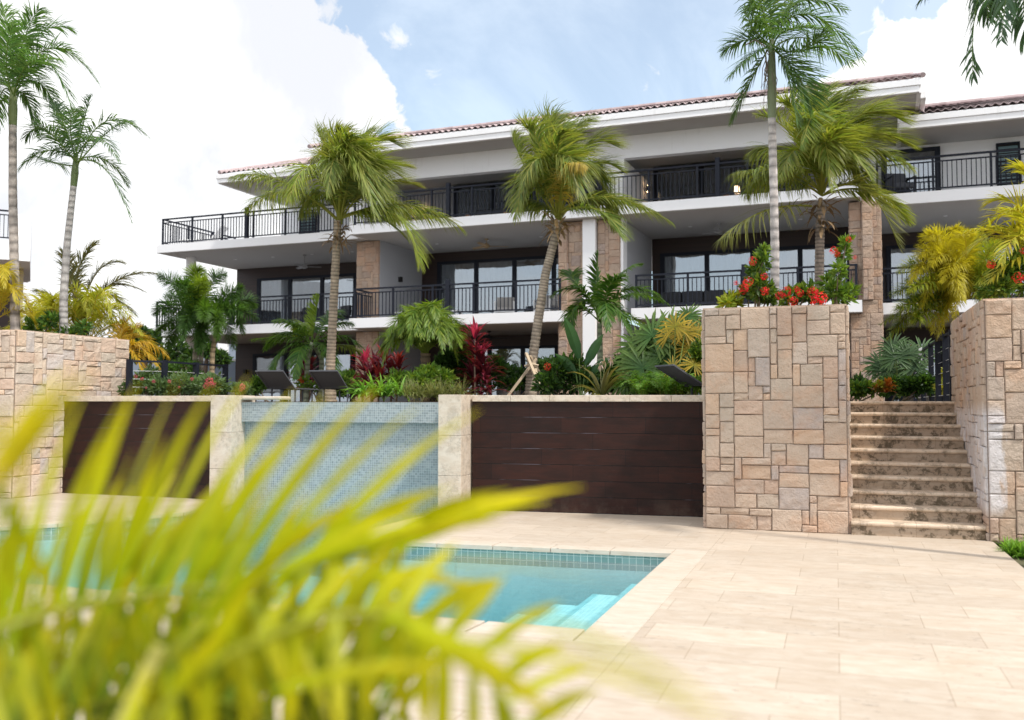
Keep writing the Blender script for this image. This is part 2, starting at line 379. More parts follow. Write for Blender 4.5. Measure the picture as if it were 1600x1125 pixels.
# ================================================================ GROUND, TERRACE, POOL, DECK
g_ = MB(); g_.add([(-300, -60, -.06), (-13.5, -60, -.06), (-13.5, 600, -.06), (-300, 600, -.06)], [(0, 1, 2, 3)])
g_.add([(-13.5, -60, -.06), (300, -60, -.06), (300, 5.9, -.06), (-13.5, 5.9, -.06)], [(0, 1, 2, 3)])
g_.add([(-13.5, 13.43, -.06), (300, 13.43, -.06), (300, 600, -.06), (-13.5, 600, -.06)], [(0, 1, 2, 3)])
g_.add([(-1.4, 5.9, -.06), (300, 5.9, -.06), (300, 13.428, -.06), (-1.4, 13.428, -.06)], [(0, 1, 2, 3)])
tag(g_.build('ground', GROUND), kind='structure')
tr_ = MB(); tr_.box(-60, .14, 13.45, 70, -.05, 1.60); tr_.box(.142, 1.618, 15.06, 70, -.05, 1.597); tr_.box(1.62, 40, 15.2, 70, -.05, 1.60)
tag(tr_.build('terrace_ground', SOIL), kind='structure')
# deck pieces (5 cm stone over the pool wall)
PX = -1.65
dk = MB()
dk.prism([(-1.30, 2.5), (1.68, 2.5), (1.68, 13.4), (-1.30, 13.4)], -.05, 0)
dk.prism([(-5.56, 9.95), (-1.303, 10.24), (-1.303, 13.4), (-5.46, 13.4)], -.05, 0)
dk.prism([(-20, 2.5), (-1.303, 2.5), (-1.303, 6.05), (-20, 6.05)], -.05, 0)
dk.prism([(-9.5, 13.4), (-9.2, 11.4), (-9.9, 9.72), (-10.4, 8.9), (-12.6, 6.05), (-20, 6.053), (-20, 13.4)], -.05, 0)
tag(dk.build('pool_deck', DECK), kind='structure')
cp = MB(); G = .004
def strip(p0, p1, q1, q0, n):
    """a row of coping stones between two edges"""
    p0, p1, q0, q1 = map(np.array, (p0, p1, q0, q1))
    for i in range(n):
        a, b = i/n+.0012, (i+1)/n-.0012
        cp.prism([tuple(p0+(p1-p0)*a), tuple(p0+(p1-p0)*b), tuple(q0+(q1-q0)*b), tuple(q0+(q1-q0)*a)], -.05, .0+random.uniform(0, .0015))
random.seed(3)
strip((PX, 6.05), (PX, 10.236), (-1.304, 10.236), (-1.304, 6.05), 7)
strip((PX, 9.95), (-5.56, 9.69), (-5.56, 9.947), (PX, 10.215), 6)
strip((PX-.003, 6.40), (-12.0, 6.40), (-12.4, 6.053), (PX-.003, 6.053), 14)
strip((-9.2, 13.2), (-8.87, 11.3), (-9.198, 11.4), (-9.498, 13.2), 3)
strip((-8.87, 11.29), (-9.59, 9.72), (-9.898, 9.72), (-9.2, 11.39), 3)
strip((-9.59, 9.71), (-12.3, 6.41), (-12.6, 6.41), (-9.9, 9.71), 6)
tag(cp.build('pool_coping', COPING, bevel=.004), kind='structure')
# basin: outline just inside the coping edge
bs = MB(); outl = [(PX+.03, 6.37), (PX+.03, 9.98), (-5.53, 9.72), (-5.44, 13.16), (-9.22, 13.16), (-8.91, 11.3), (-9.63, 9.71), (-12.33, 6.37)]
ln = MB()
for i in range(len(outl)):
    a, b = outl[i], outl[(i+1) % len(outl)]
    bs.add([(*a, -1.45), (*b, -1.45), (*b, -.21), (*a, -.21)], [(3, 2, 1, 0)])
    ln.add([(*a, -.21), (*b, -.21), (*b, -.05), (*a, -.05)], [(3, 2, 1, 0)])
bs.add([(x, y, -1.15) for x, y in outl], [tuple(range(len(outl)))])
bs2 = MB(); nose = MB()
for k in range(6):                                                   # the submerged entry steps along the right edge
    bs2.box(PX+.02-.40*(k+1), PX+.02-.40*k-.002, 6.38, 9.76-.06*k, -1.39, -.31-.12*k)
    nose.box(PX+.02-.40*(k+1)-.004, PX+.02-.40*(k+1)+.05, 6.38, 9.755-.06*k, -.32-.12*k, -.306-.12*k)
tag(bs.build('pool_basin', POOLTILE), kind='structure'); tag(ln.build('waterline_tiles', LINETILE), kind='structure'); tag(bs2.build('pool_steps', POOLTILE), kind='structure'); tag(nose.build('pool_step_edges', simple('step_edge_tile', (.30, .52, .54), .4)), kind='structure')
wt = MB(); wo = [(x*1.0, y) for x, y in outl]
cx_ = np.mean([p[0] for p in wo]); n_ = len(wo)
wt.add([(*p, -1.43) for p in wo]+[(*p, -.135) for p in wo], [tuple(range(n_))[::-1] if False else tuple(reversed(range(n_))), tuple(range(n_, 2*n_))]+[(i, (i+1) % n_, n_+(i+1) % n_, n_+i) for i in range(n_)])
tag(wt.build('pool_water', WATER), kind='structure')


# ================================================================ STONE WALLS (random ashlar, every stone modelled)
def ashlar(nx, ny, seed):
    rg = random.Random(seed); occ = [[False]*nx for _ in range(ny)]; out = []
    for y in range(ny):
        for x in range(nx):
            if occ[y][x]: continue
            mw = 0
            while x+mw < nx and not occ[y][x+mw] and mw < 4: mw += 1
            wd = min(mw, rg.choices([1, 2, 3, 4], [1.2, 4, 4, 3])[0]); h = rg.choices([1, 2, 3, 4], [2, 4, 3.4, 1.2])[0]
            if wd == 1 and h > 3: h = 2
            if mw-wd == 1 and rg.random() < .6 and wd < 4: wd += 1
            h = min(h, ny-y)
            for j in range(h):
                for i in range(wd): occ[y+j][x+i] = True
            out.append((x, y, wd, h))
    return out
TONES = [(.50, .40, .32), (.47, .375, .30), (.47, .385, .32), (.44, .375, .325), (.42, .37, .35), (.52, .385, .285), (.47, .365, .295), (.46, .39, .325), (.50, .41, .335), (.48, .355, .28), (.47, .375, .31), (.49, .39, .31)]
def stone_face(mb, O, ax, az, nrm, wid, hei, cell, seed, tint=(1, 1, 1), depth=.042, topslope=None):
    O, ax, az, nrm = (np.array(t, float) for t in (O, ax, az, nrm)); rg = random.Random(seed*7+1)
    nx, ny = max(1, round(wid/cell)), max(1, round(hei/cell)); cx, cy = wid/nx, hei/ny
    for (x, y, w_, h_) in ashlar(nx, ny, seed):
        j = .0035; x0, x1, y0, y1 = x*cx+j, (x+w_)*cx-j, y*cy+j, (y+h_)*cy-j
        d = depth*rg.uniform(.6, 1.25); col = np.array(rg.choice(TONES))*rg.uniform(.90, 1.07)*np.array(tint)
        K = 4; b = .012
        us = [x0, x0+b, (x0+x1)/2, x1-b, x1]; vs = [y0, y0+b, (y0+y1)/2, y1-b, y1]
        V = []
        for vi, v_ in enumerate(vs):
            for ui, u_ in enumerate(us):
                e = (ui in (0, 4)) or (vi in (0, 4))
                dd = d-(.010 if e else 0)+rg.uniform(-.007, .007)*(not e)+(.003 if (ui == 2 and vi == 2) else 0)
                jj = rg.uniform(-.0032, .0032) if e else 0
                V.append(O+ax*(u_+jj)+az*(v_+jj)+nrm*dd)
        fc = [(r*5+c, r*5+c+1, (r+1)*5+c+1, (r+1)*5+c) for r in range(4) for c in range(4)]
        ring = [0, 1, 2, 3, 4, 9, 14, 19, 24, 23, 22, 21, 20, 15, 10, 5]; base = len(V)
        for i in ring:
            r, c = divmod(i, 5); V.append(O+ax*us[c]+az*vs[r])
        for i in range(16):
            k = (i+1) % 16; fc.append((ring[k], ring[i], base+i, base+k))
        # orientation
        if np.cross(ax, az)@nrm < 0: fc = [t[::-1] for t in fc]
        mb.add(V, fc, col)
def stone_block(name, x0, x1, y0, y1, z1, faces, label, cat, seed, mat_=None, tint=(1, 1, 1), soil=True, cell=.09, parent=None, z0=0., core_top=0.):
    mb = MB(); cb = MB()
    for fc in faces:
        if fc == 'front': stone_face(mb, (x0, y0, z0), (1, 0, 0), (0, 0, 1), (0, -1, 0), x1-x0, z1-z0, cell, seed, tint)
        if fc == 'left': stone_face(mb, (x0, y1, z0), (0, -1, 0), (0, 0, 1), (-1, 0, 0), y1-y0, z1-z0, cell, seed+1, tint)
        if fc == 'right': stone_face(mb, (x1, y0, z0), (0, 1, 0), (0, 0, 1), (1, 0, 0), y1-y0, z1-z0, cell, seed+2, tint)
        if fc == 'back': stone_face(mb, (x1, y1, z0), (-1, 0, 0), (0, 0, 1), (0, 1, 0), x1-x0, z1-z0, cell, seed+3, tint)
    e = .006
    cb.box(x0-e, x1+e, y0-e, y1+e, z0-.02, z1-.012-core_top)
    if parent is None:
        rt_ = empty(name, ((x0+x1)/2, (y0+y1)/2, z0), label, cat)
        o = mb.build('stone_facing', mat_ or STONE, rt_, loc=((x0+x1)/2, (y0+y1)/2, z0)); cb.build('wall_core', GROUT, rt_, loc=((x0+x1)/2, (y0+y1)/2, z0))
        if soil:
            sb = MB(); t = .16; rg = random.Random(seed)
            # stone rim on top and earth inside
            for (a0, a1, b0, b1) in ((x0-.02, x1+.02, y0-.02, y0+t), (x0-.02, x1+.02, y1-t, y1+.02), (x0-.02, x0+t, y0+t+.003, y1-t-.003), (x1-t, x1+.02, y0+t+.003, y1-t-.003)):
                sb.box(a0, a1, b0, b1, z1-.010, z1+.012, (.50, .39, .30))
            sb.build('rim', STONE, rt_, loc=((x0+x1)/2, (y0+y1)/2, z0))
            s2 = MB(); s2.box(x0+t+.004, x1-t-.004, y0+t+.004, y1-t-.004, z1-.011, z1+.004); s2.build('earth', SOIL, rt_, loc=((x0+x1)/2, (y0+y1)/2, z0))
        return rt_
    mb.build('stone_facing', mat_ or STONE, parent); return mb
stone_block('stone_planter', -1.59+.02, .125, 12.15, 15.05, 2.78, ('front', 'left', 'right', 'back'), 'tall square planter wall of pinkish split stone left of the stairs, red flowers on top', 'stone wall', 11)
# right wall: side along the stairs, front past the frame
stone_block('stone_wall', 1.655, 7.0, 12.06, 15.15, 2.78, ('front', 'left', 'back'), 'pinkish stone wall right of the stairs with white salt stain on its corner', 'stone wall', 31, STONESALT)
stone_block('stone_wall', -19., -12.86, 12.03, 14.65, 2.78, ('front', 'right', 'back'), 'pale stone wall at the left edge behind the near yellow leaves', 'stone wall', 51, tint=(1.24, 1.30, 1.34))

# ================================================================ DARK PLANK WALLS AND TRAVERTINE POSTS
def plank_wall(xa, ya, xb, yb, label, ztop=1.60):
    L = math.hypot(xb-xa, yb-ya); rz = math.atan2(yb-ya, xb-xa)
    e = empty('plank_wall', (xa, ya, 0), label, 'wall', rz=rz)
    m = MB(); m.box(0, L, 0, .30, -.02, ztop); m.build('plank_cladding', WOODWALL, e)
    c = MB(); n = max(2, round(L/.62))
    for i in range(n): c.box(L*i/n+.0015, L*(i+1)/n-.0015, -.03, .34, ztop+.002, ztop+.095)
    c.build('coping', CAP, e, bevel=.006)
    return e
plank_wall(-5.10, 13.02, -1.60, 13.29, 'dark brown plank wall with pale coping between waterfall and stone planter')
plank_wall(-12.83, 13.06, -9.56, 13.03, 'near black plank wall left of the waterfall below the cable fence')
def post(x0, x1, y0, y1, label):
    e = empty('wall_post', ((x0+x1)/2, (y0+y1)/2, 0), label, 'post'); cx, cy = (x0+x1)/2, (y0+y1)/2
    for i, (za, zb) in enumerate(((-.02, .52), (.523, 1.105), (1.108, 1.70))):
        m = MB(); m.box(x0-cx, x1-cx, y0-cy, y1-cy, za, zb); m.build('stone_block', CAP, e, bevel=.006)
    return e
post(-5.50, -5.135, 12.66, 13.4, 'travertine post at the right end of the tiled waterfall wall')
post(-9.53, -9.13, 12.75, 13.4, 'travertine post at the left end of the tiled waterfall wall')
wf = empty('waterfall_wall', (-7.3, 13.3, 0), 'blue grey mosaic tiled infinity edge wall above the pool', 'waterfall wall')
m = MB(); m.box(-9.127, -5.503, 13.12, 13.42, -1.4, 1.272); m.build('tiled_wall', MOSAIC, wf, loc=(-7.3, 13.3, 0))
m = MB(); m.box(-9.127, -5.503, 13.02, 13.424, 1.275, 1.59); m.build('overflow_band', MOSAIC, wf, loc=(-7.3, 13.3, 0))
sp = empty('water_spout', (-9.0, 13.0, 1.64), 'small cream rounded ledge sticking out beside the left travertine post', 'ledge')
m = MB(); m.box(-.11, .62, -.02, .30, -.01, .045); m.build('ledge_slab', COPING, sp, bevel=.02)

# ================================================================ STAIRS
st = empty('stone_staircase', (.88, 13.4, 0), 'travertine staircase of ten mould stained steps between the stone walls', 'staircase')
T_, RISE = .30, .1615
for k in range(10):
    y0 = 12.07+k*T_; z1 = RISE*(k+1)
    m = MB(); m.box(.160, 1.618, y0+.03, (y0+T_+.06) if k < 9 else 15.055, (-.01 if k == 0 else z1-RISE-.02), z1-.052)
    o = m.build('step', RISER, st, loc=(.88, 13.4, 0))
    n = MB(); prof = [(y0+T_+.03 if k < 9 else 15.058, z1-.05), (y0+.018, z1-.05), (y0+.004, z1-.040), (y0, z1-.025), (y0+.004, z1-.010), (y0+.018, z1), (y0+T_+.03 if k < 9 else 15.058, z1)]
    V = [(x, y, z) for x in (.158, 1.6185) for y, z in prof]; K = len(prof)
    n.add(V, [tuple(range(K)), tuple(range(K, 2*K))[::-1]]+[((i+1) % K, i, K+i, K+(i+1) % K) for i in range(K)])
    t = n.build('nosing_tread', STEPM, o, loc=(.88, 13.4, 0))


# ================================================================ RAILINGS
def railing(parent, pts, z0, spacing=1.5, height=1.0, name='railing', big=(), bal=.125, first_post=True):
    """balustrade along pts (a,b in the parent's space): rails, posts, balusters as sub-parts"""
    m = MB(); posts = []; bals = []
    for i in range(len(pts)-1):
        p = np.array([*pts[i], 0.]); q_ = np.array([*pts[i+1], 0.]); L = np.linalg.norm(q_-p); d = (q_-p)/L
        m.bar(p+[0, 0, z0+height-.025]-d*.03, q_+[0, 0, z0+height-.025]+d*.03, .07, .05)
        m.bar(p+[0, 0, z0+height-.16], q_+[0, 0, z0+height-.16], .035, .035)
        m.bar(p+[0, 0, z0+.09], q_+[0, 0, z0+.09], .035, .04)
        n = max(1, round(L/spacing))
        for k in range(n+1):
            if k == 0 and i > 0: continue
            posts.append(p+d*L*k/n)
        for k in range(n):
            a, b = L*k/n, L*(k+1)/n; nb = max(1, round((b-a)/bal))
            for j in range(1, nb): bals.append(p+d*(a+(b-a)*j/nb))
    r = m.build(name, DARKMETAL, parent)
    pm = MB(); pm.box(-.03, .03, -.03, .03, 0, height-.052); po = None
    for p in posts:
        if po is None: po = pm.build('post', DARKMETAL, r); o = po
        else: o = po.copy(); SC.collection.objects.link(o); o.parent = r
        o.location = (p[0], p[1], z0)
    for p in big:
        b_ = MB(); b_.box(p[0]-.065, p[0]+.065, p[1]-.065, p[1]+.065, z0, z0+height+.14); b_.build('newel', DARKMETAL, r, bevel=.01)
    bm = MB(); bm.box(-.0115, .0115, -.0115, .0115, .112, height-.178); bo = None
    for p in bals:
        if bo is None: bo = bm.build('baluster', DARKMETAL, r); o = bo
        else: o = bo.copy(); SC.collection.objects.link(o); o.parent = r
        o.location = (p[0], p[1], z0)
    return r

# ================================================================ THE APARTMENT BUILDING (own frame: a along the front, b into it)
RB = R(-2.5); P0 = np.array([-11., 27.3, 0])
B = empty('apartment_building', P0, 'white three storey apartment building with clay tiled roofs and balconies behind the palms', 'building', rz=RB)
def bw(a, b, z): return P0+np.array([math.cos(RB)*a-math.sin(RB)*b, math.sin(RB)*a+math.cos(RB)*b, z])
def bpart(name, material, *boxes, parent=None, bevel=0, label=None):
    m = MB()
    for x in boxes: m.box(*x)
    o = m.build(name, material, parent or B, bevel=bevel)
    if label: o['label'] = label
    return o
# slabs
bpart('balcony_slab', WHITE, (-13.15, -4.30, .75, 12, 4.08, 4.40)); bpart('balcony_slab', WHITE, (-12.95, -4.30, .75, 12, 7.20, 7.50))
bpart('balcony_slab', WHITE, (-4.16, 3.28, 0, 12, 4.08, 4.40)); bpart('balcony_slab', WHITE, (-4.22, 11.72, .02, 12, 7.20, 7.50))
bpart('balcony_slab', WHITE, (5.35, 11.72, .1, 12, 4.08, 4.40))
bpart('balcony_slab', WHITE, (12.03, 21, 1.15, 12, 4.08, 4.40)); bpart('balcony_slab', WHITE, (12.0, 21, 1.30, 12, 7.16, 7.47))
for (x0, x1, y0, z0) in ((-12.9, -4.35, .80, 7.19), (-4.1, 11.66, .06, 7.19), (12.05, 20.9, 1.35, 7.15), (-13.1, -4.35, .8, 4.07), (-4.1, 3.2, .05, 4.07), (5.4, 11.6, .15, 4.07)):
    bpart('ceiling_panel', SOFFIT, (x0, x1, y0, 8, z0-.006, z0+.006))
# back walls
bpart('cladding_wall', CLAD, (-12.75, -4.31, 5.2, 5.6, 4.40, 7.18)); bpart('cladding_wall', CLAD, (-12.75, -4.31, 5.2, 5.6, 1.6, 4.06))
bpart('cladding_wall', CLAD, (-4.0, 3.2, 4.4, 4.8, 4.40, 7.18)); bpart('cladding_wall', CLAD, (-4.0, 3.2, 4.4, 4.8, 1.6, 4.06))
bpart('cladding_wall', CLAD, (5.0, 11.6, 4.4, 4.8, 4.40, 7.18)); bpart('cladding_wall', CLAD, (5.0, 11.6, 4.4, 4.8, 1.6, 4.06))
bpart('cladding_wall', CLAD, (12.0, 21, 5.9, 6.2, 4.40, 7.14)); bpart('cladding_wall', CLAD, (12.0, 21, 5.9, 6.2, 1.6, 4.06))
bpart('side_wall', CLAD, (-12.75, -12.5, 5.605, 12, 1.6, 7.18))
# side walls (fins) between the bays
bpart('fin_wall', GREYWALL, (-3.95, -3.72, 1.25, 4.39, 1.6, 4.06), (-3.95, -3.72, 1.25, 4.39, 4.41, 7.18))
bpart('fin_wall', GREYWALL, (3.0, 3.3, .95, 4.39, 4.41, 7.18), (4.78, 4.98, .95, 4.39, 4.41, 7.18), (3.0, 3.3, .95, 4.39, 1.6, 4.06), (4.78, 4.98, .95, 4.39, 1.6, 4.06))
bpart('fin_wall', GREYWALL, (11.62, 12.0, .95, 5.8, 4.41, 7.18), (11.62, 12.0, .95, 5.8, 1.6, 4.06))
# stone columns
def bcol(a0, a1, b0, b1, z0, z1, seed, nm='stone_column'):
    m = MB(); cell = .105
    stone_face(m, (a0, b0, z0), (1, 0, 0), (0, 0, 1), (0, -1, 0), a1-a0, z1-z0, cell, seed, (.86, .80, .76), .02)
    stone_face(m, (a1, b0, z0), (0, 1, 0), (0, 0, 1), (1, 0, 0), b1-b0, z1-z0, cell, seed+1, (.86, .80, .76), .02)
    stone_face(m, (a0, b1, z0), (0, -1, 0), (0, 0, 1), (-1, 0, 0), b1-b0, z1-z0, cell, seed+2, (.86, .80, .76), .02)
    o = m.build(nm, STONE, B); c = MB(); c.box(a0-.004, a1+.004, b0-.004, b1+.004, z0, z1); c.build('column_core', GROUT, o); return o
bcol(-4.62, -3.75, 1.22, 1.8, 4.42, 7.17, 61); bcol(-4.62, -3.75, 1.22, 1.8, 1.6, 4.05, 63)
bcol(3.34, 4.12, -.02, .9, 1.6, 7.16, 65) if False else bcol(3.30, 3.78, .45, .93, 1.6, 7.16, 65)
bcol(4.24, 4.92, .45, .93, 1.6, 7.16, 67)
bpart('pilaster', WHITE, (3.80, 4.20, .30, .93, 1.6, 7.18)); bpart('pilaster', WHITE, (4.935, 5.02, .48, .93, 1.6, 7.18))
bcol(3.02, 3.285, .35, .93, 1.6, 4.06, 69); bcol(3.02, 3.285, .35, .93, 4.42, 7.16, 70)
bcol(11.42, 12.22, .45, .93, 1.6, 4.06, 71); bcol(11.75, 12.0, .30, .44, 4.42, 7.42, 72); bcol(11.42, 12.22, .47, .93, 4.42, 7.14, 73); bcol(11.73, 12.22, .46, .93, 4.062, 4.418, 74)
m = MB(); m.tube([(-12.42, 2.03, 1.6), (-12.42, 2.03, 7.19)], .19, 24); m.build('round_column', WHITE, B, smooth=False)
# top floor: walls, piers, lintel
bpart('top_wall', WHITE, (-9.24, -4.25, 3.3, 3.55, 7.50, 9.15), (-9.24, -9.0, 3.55, 11, 7.50, 9.15)); 
bpart('lintel_beam', WHITE, (-4.6, 11.55, .60, .90, 9.02, 9.745)); bpart('pier', WHITE, (4.36, 5.02, .63, 4.39, 7.50, 9.018)); bpart('pier', WHITE, (10.9, 11.53, .63, 4.39, 7.50, 9.018)); bpart('pier', WHITE, (-4.58, -4.0, .63, 4.39, 7.50, 9.018))
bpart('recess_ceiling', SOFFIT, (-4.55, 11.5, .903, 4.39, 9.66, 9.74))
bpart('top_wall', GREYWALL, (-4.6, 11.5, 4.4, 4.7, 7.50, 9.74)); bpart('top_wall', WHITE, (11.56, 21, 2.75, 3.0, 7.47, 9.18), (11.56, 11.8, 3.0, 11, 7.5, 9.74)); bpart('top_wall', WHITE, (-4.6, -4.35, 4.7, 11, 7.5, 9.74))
# soffit downlights and drip edges
for (a0, a1, b, z, n) in ((-12, -5, 3., 7.184, 4), (-3.2, 2.6, 2.6, 7.184, 3), (5.8, 10.8, 2.6, 7.184, 3), (13, 19, 3.4, 7.144, 3)):
    for i in range(n):
        a = a0+(a1-a0)*(i+.5)/n; m = MB(); m.tube([(a, b, z-.012), (a, b, z)], .06, 14); m.build('downlight', WHITE, B)
for (a0, a1, b, z) in ((-12.95, -4.30, .75, 7.2), (-4.22, 11.72, .02, 7.2), (12.0, 21, 1.30, 7.16), (-13.15, -4.30, .75, 4.08), (-4.16, 3.28, 0, 4.08), (5.35, 11.72, .1, 4.08)):
    bpart('drip_edge', SOFFIT, (a0+.01, a1-.01, b+.03, b+.045, z-.018, z-.0005))
# ------------- roofs
def tiled_roof(a0, a1, b0, b1, ze, pitch, name='roof', label=None, parent=None):
    m = MB(); per = .2; nx = int((a1-a0)/per*8); xs = np.linspace(a0, a1, nx+1); rows = max(4, int((b1-b0)/.36))
    ph = (xs-a0)/per*2*np.pi; wv = .032*np.cos(ph); V = []; Fq = []
    for r in range(rows):
        y0, y1 = b0+(b1-b0)*r/rows, b0+(b1-b0)*(r+1)/rows
        for y, lift in ((y0, .028), (y1+.03, 0.)):
            V.append(np.stack([xs, np.full_like(xs, y), ze+(y-b0)*math.tan(pitch)+wv+lift], 1))
        i0 = 2*r*(nx+1); ii = np.arange(nx)
        Fq.append(np.stack([i0+ii, i0+ii+1, i0+nx+1+ii+1, i0+nx+1+ii], 1))
        # riser of each course
        V_ = V[-2].copy(); V_[:, 2] -= .022; V[-2] = V[-2]
    m.addq(np.concatenate(V), np.concatenate(Fq), (1, 1, 1))
    # front edge thickness of the first course and the far slope
    xx = np.stack([xs, np.full_like(xs, b0), ze+wv+.028], 1); x2 = xx.copy(); x2[:, 2] -= .016; ii = np.arange(nx)
    m.addq(np.concatenate([xx, x2]), np.stack([ii+1, ii, nx+1+ii, nx+2+ii], 1), (1, 1, 1))
    H = (b1-b0)*math.tan(pitch)
    m.add([(a0, b1, ze+H+.05), (a1, b1, ze+H+.05), (a1, b1+6, ze+H-2), (a0, b1+6, ze+H-2)], [(0, 1, 2, 3)])
    for a in (a0, a1):                                                # verge tiles
        m.tube([(a, b0-.01, ze+.03), (a, b1, ze+H+.03)], .07, 8)
    m.tube([(a0, b1, ze+H+.05), (a1, b1, ze+H+.05)], .09, 8)
    return m.build(name, ROOF, parent or B)
rf = tiled_roof(-5.35, 13.3, -.66, 6., 10.07, R(18.3))
def eave(a0, a1, b0, depth, zt, zb, gut, rfp, sides=(1, 1)):
    """white fascia in two bands, gutter line, flat soffit"""
    zm = zt-(zt-zb)*.52
    bpart('gutter', WHITE, (a0, a1, b0-.05, b0+.10, zm, zt), parent=rfp, bevel=.012)
    bpart('fascia', WHITE, (a0+.04, a1-.04, b0-.02, b0+.12, zb, zm-.004), parent=rfp)
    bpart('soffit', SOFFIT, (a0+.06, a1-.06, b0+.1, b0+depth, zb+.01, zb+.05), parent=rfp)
    if sides[0]: bpart('side_fascia', WHITE, (a0, a0+.10, b0+.102, b0+depth, zb, zt), parent=rfp)
    if sides[1]: bpart('side_fascia', WHITE, (a1-.10, a1, b0+.102, b0+depth, zb, zt), parent=rfp)
eave(-5.3, 13.25, -.6, 11, 10.04, 9.69, 1, rf)
bpart('roof_deck', SOFFIT, (-5.2, 13.1, -.2, 10, 9.9, 10.02), parent=rf)
m = MB(); m.box(13.26, 13.40, .1, 8, 9.72, 9.94); m.build('side_gutter', WHITE, rf, bevel=.02)
rf2 = tiled_roof(-8.75, -5.5, -.95, 5.0, 9.44, R(18.5)); eave(-8.9, -5.36, -.9, 9, 9.40, 9.12, 1, rf2, (1, 0)); bpart('roof_deck', SOFFIT, (-8.8, -5.4, -.5, 8, 9.2, 9.38), parent=rf2)
rf3 = tiled_roof(12.9, 21, .72, 5.2, 9.52, R(17.6)); eave(12.7, 21, .78, 9, 9.48, 9.13, 1, rf3, (1, 0)); bpart('roof_deck', SOFFIT, (12.8, 21, 1.2, 9, 9.2, 9.45), parent=rf3)
# ------------- glazed doors
def glazed(a0, a1, b, z0, z1, n, fw_=.075, curtain=(0, 1), label=None, name='sliding_door'):
    f = MB(); D = .16
    f.box(a0-fw_, a1+fw_, b-D, b-.002, z1, z1+.10); f.box(a0-fw_, a1+fw_, b-D, b-.002, z0, z0+.05)
    for i in range(n+1):
        x = a0+(a1-a0)*i/n; f.box(x-fw_, x+fw_, b-D+.004, b-.004, z0+.051, z1-.001)
    fr = f.build(name, DARKMETAL, B)
    for i in range(n):
        x0 = a0+(a1-a0)*i/n+fw_+.001; x1 = a0+(a1-a0)*(i+1)/n-fw_-.001
        g = MB(); g.box(x0, x1, b-D+.05, b-D+.06, z0+.052, z1-.002); g.build('pane', GLASS, fr)
    xs = np.arange(a0+fw_, a1-fw_, .018); ph = np.cumsum(np.random.RandomState(int(abs(a0*10))).uniform(.35, .6, len(xs)))
    c0, c1 = a0+(a1-a0)*curtain[0], a0+(a1-a0)*curtain[1]; k = (xs >= c0) & (xs <= c1); xs = xs[k]; y = b-.045+.025*np.sin(ph[k]); n_ = len(xs)
    c = MB(); c.addq(np.concatenate([np.stack([xs, y, np.full(n_, z0+.06)], 1), np.stack([xs, y, np.full(n_, z1-.01)], 1)]), [(i, i+1, n_+i+1, n_+i) for i in range(n_-1)], (1, 1, 1))
    c.build('curtain', CURTAIN, fr)
    return fr
glazed(-11.55, -7.0, 5.2, 4.42, 6.62, 3); glazed(-11.7, -7.1, 5.2, 1.62, 3.52, 3)
glazed(-2.95, 3.0, 4.4, 4.42, 6.72, 4); glazed(-2.2, 2.9, 4.4, 1.62, 3.55, 4)
glazed(4.98+.4, 11.3, 4.4, 4.42, 6.55, 4); glazed(5.4, 11.3, 4.4, 1.62, 3.55, 4)
glazed(12.45, 16.9, 5.9, 4.42, 6.62, 3); glazed(12.45, 16.9, 5.9, 1.62, 3.52, 3)
glazed(5.15, 9.8, 4.4, 7.52, 9.50, 3); glazed(-2.3, 3.6, 4.4, 7.52, 9.50, 4, curtain=(.0, .2)); glazed(12.35, 13.78, 2.75, 7.49, 8.93, 1)
def louvre(a0, a1, b, z0, z1, grid):
    f = MB(); f.box(a0, a1, b-.05, b-.003, z0, z1); fr = f.build('louvre_window', BLACK, B); m = MB()
    for x0, x1 in ((a0, a0+.05), (a1-.05, a1)): m.box(x0, x1, b-.09, b-.051, z0, z1)
    for z in (z0, z1-.05): m.box(a0+.051, a1-.051, b-.09, b-.051, z, z+.05)
    m.build('frame', DARKMETAL, fr); s = MB(); z = z0+.08
    while z < z1-.08: s.box(a0+.055, a1-.055, b-.075, b-.055, z, z+.075); z += .11
    s.build('slats', simple('louvre_glass', (.12, .20, .22), .25), fr)
    if grid:
        g = MB(); zt = z0+(z1-z0)*grid
        for x in np.linspace(a0+.09, a1-.09, 4): g.box(x-.012, x+.012, b-.125, b-.105, z0, zt)
        for z in np.arange(z0+.06, zt, .125): g.box(a0, a1, b-.104, b-.092, z-.010, z+.010)
        g.build('grille', DARKMETAL, fr)
louvre(-8.36, -7.62, 3.3, 7.62, 8.85, .98); louvre(15.3, 15.9, 2.75, 7.62, 8.98, .62)
# ------------- railings
railing(B, [(-13.0, 5.1), (-13.0, .90), (-4.45, .90)], 4.40, 1.45, big=[(-9.55, .9)])
railing(B, [(-12.8, 5.1), (-12.8, .90), (-4.62, .90)], 7.50, 1.45, big=[(-9.0, .9)])
railing(B, [(-4.02, 3.4), (-4.02, .12), (3.14, .12)], 4.40, 1.42, big=[(-.62, .12)])
railing(B, [(-4.05, .12), (11.58, .12)], 7.50, 1.42, big=[(-.62, .12), (7.9, .12)])
railing(B, [(5.48, .22), (11.58, .22), (11.58, .40)], 4.40, 1.42, big=[(8.6, .22)])
railing(B, [(12.15, 2.6), (12.15, 1.27), (20.8, 1.27)], 4.40, 1.42)
railing(B, [(12.15, 2.5), (12.15, 1.42), (20.8, 1.42)], 7.47, 1.42, big=[])
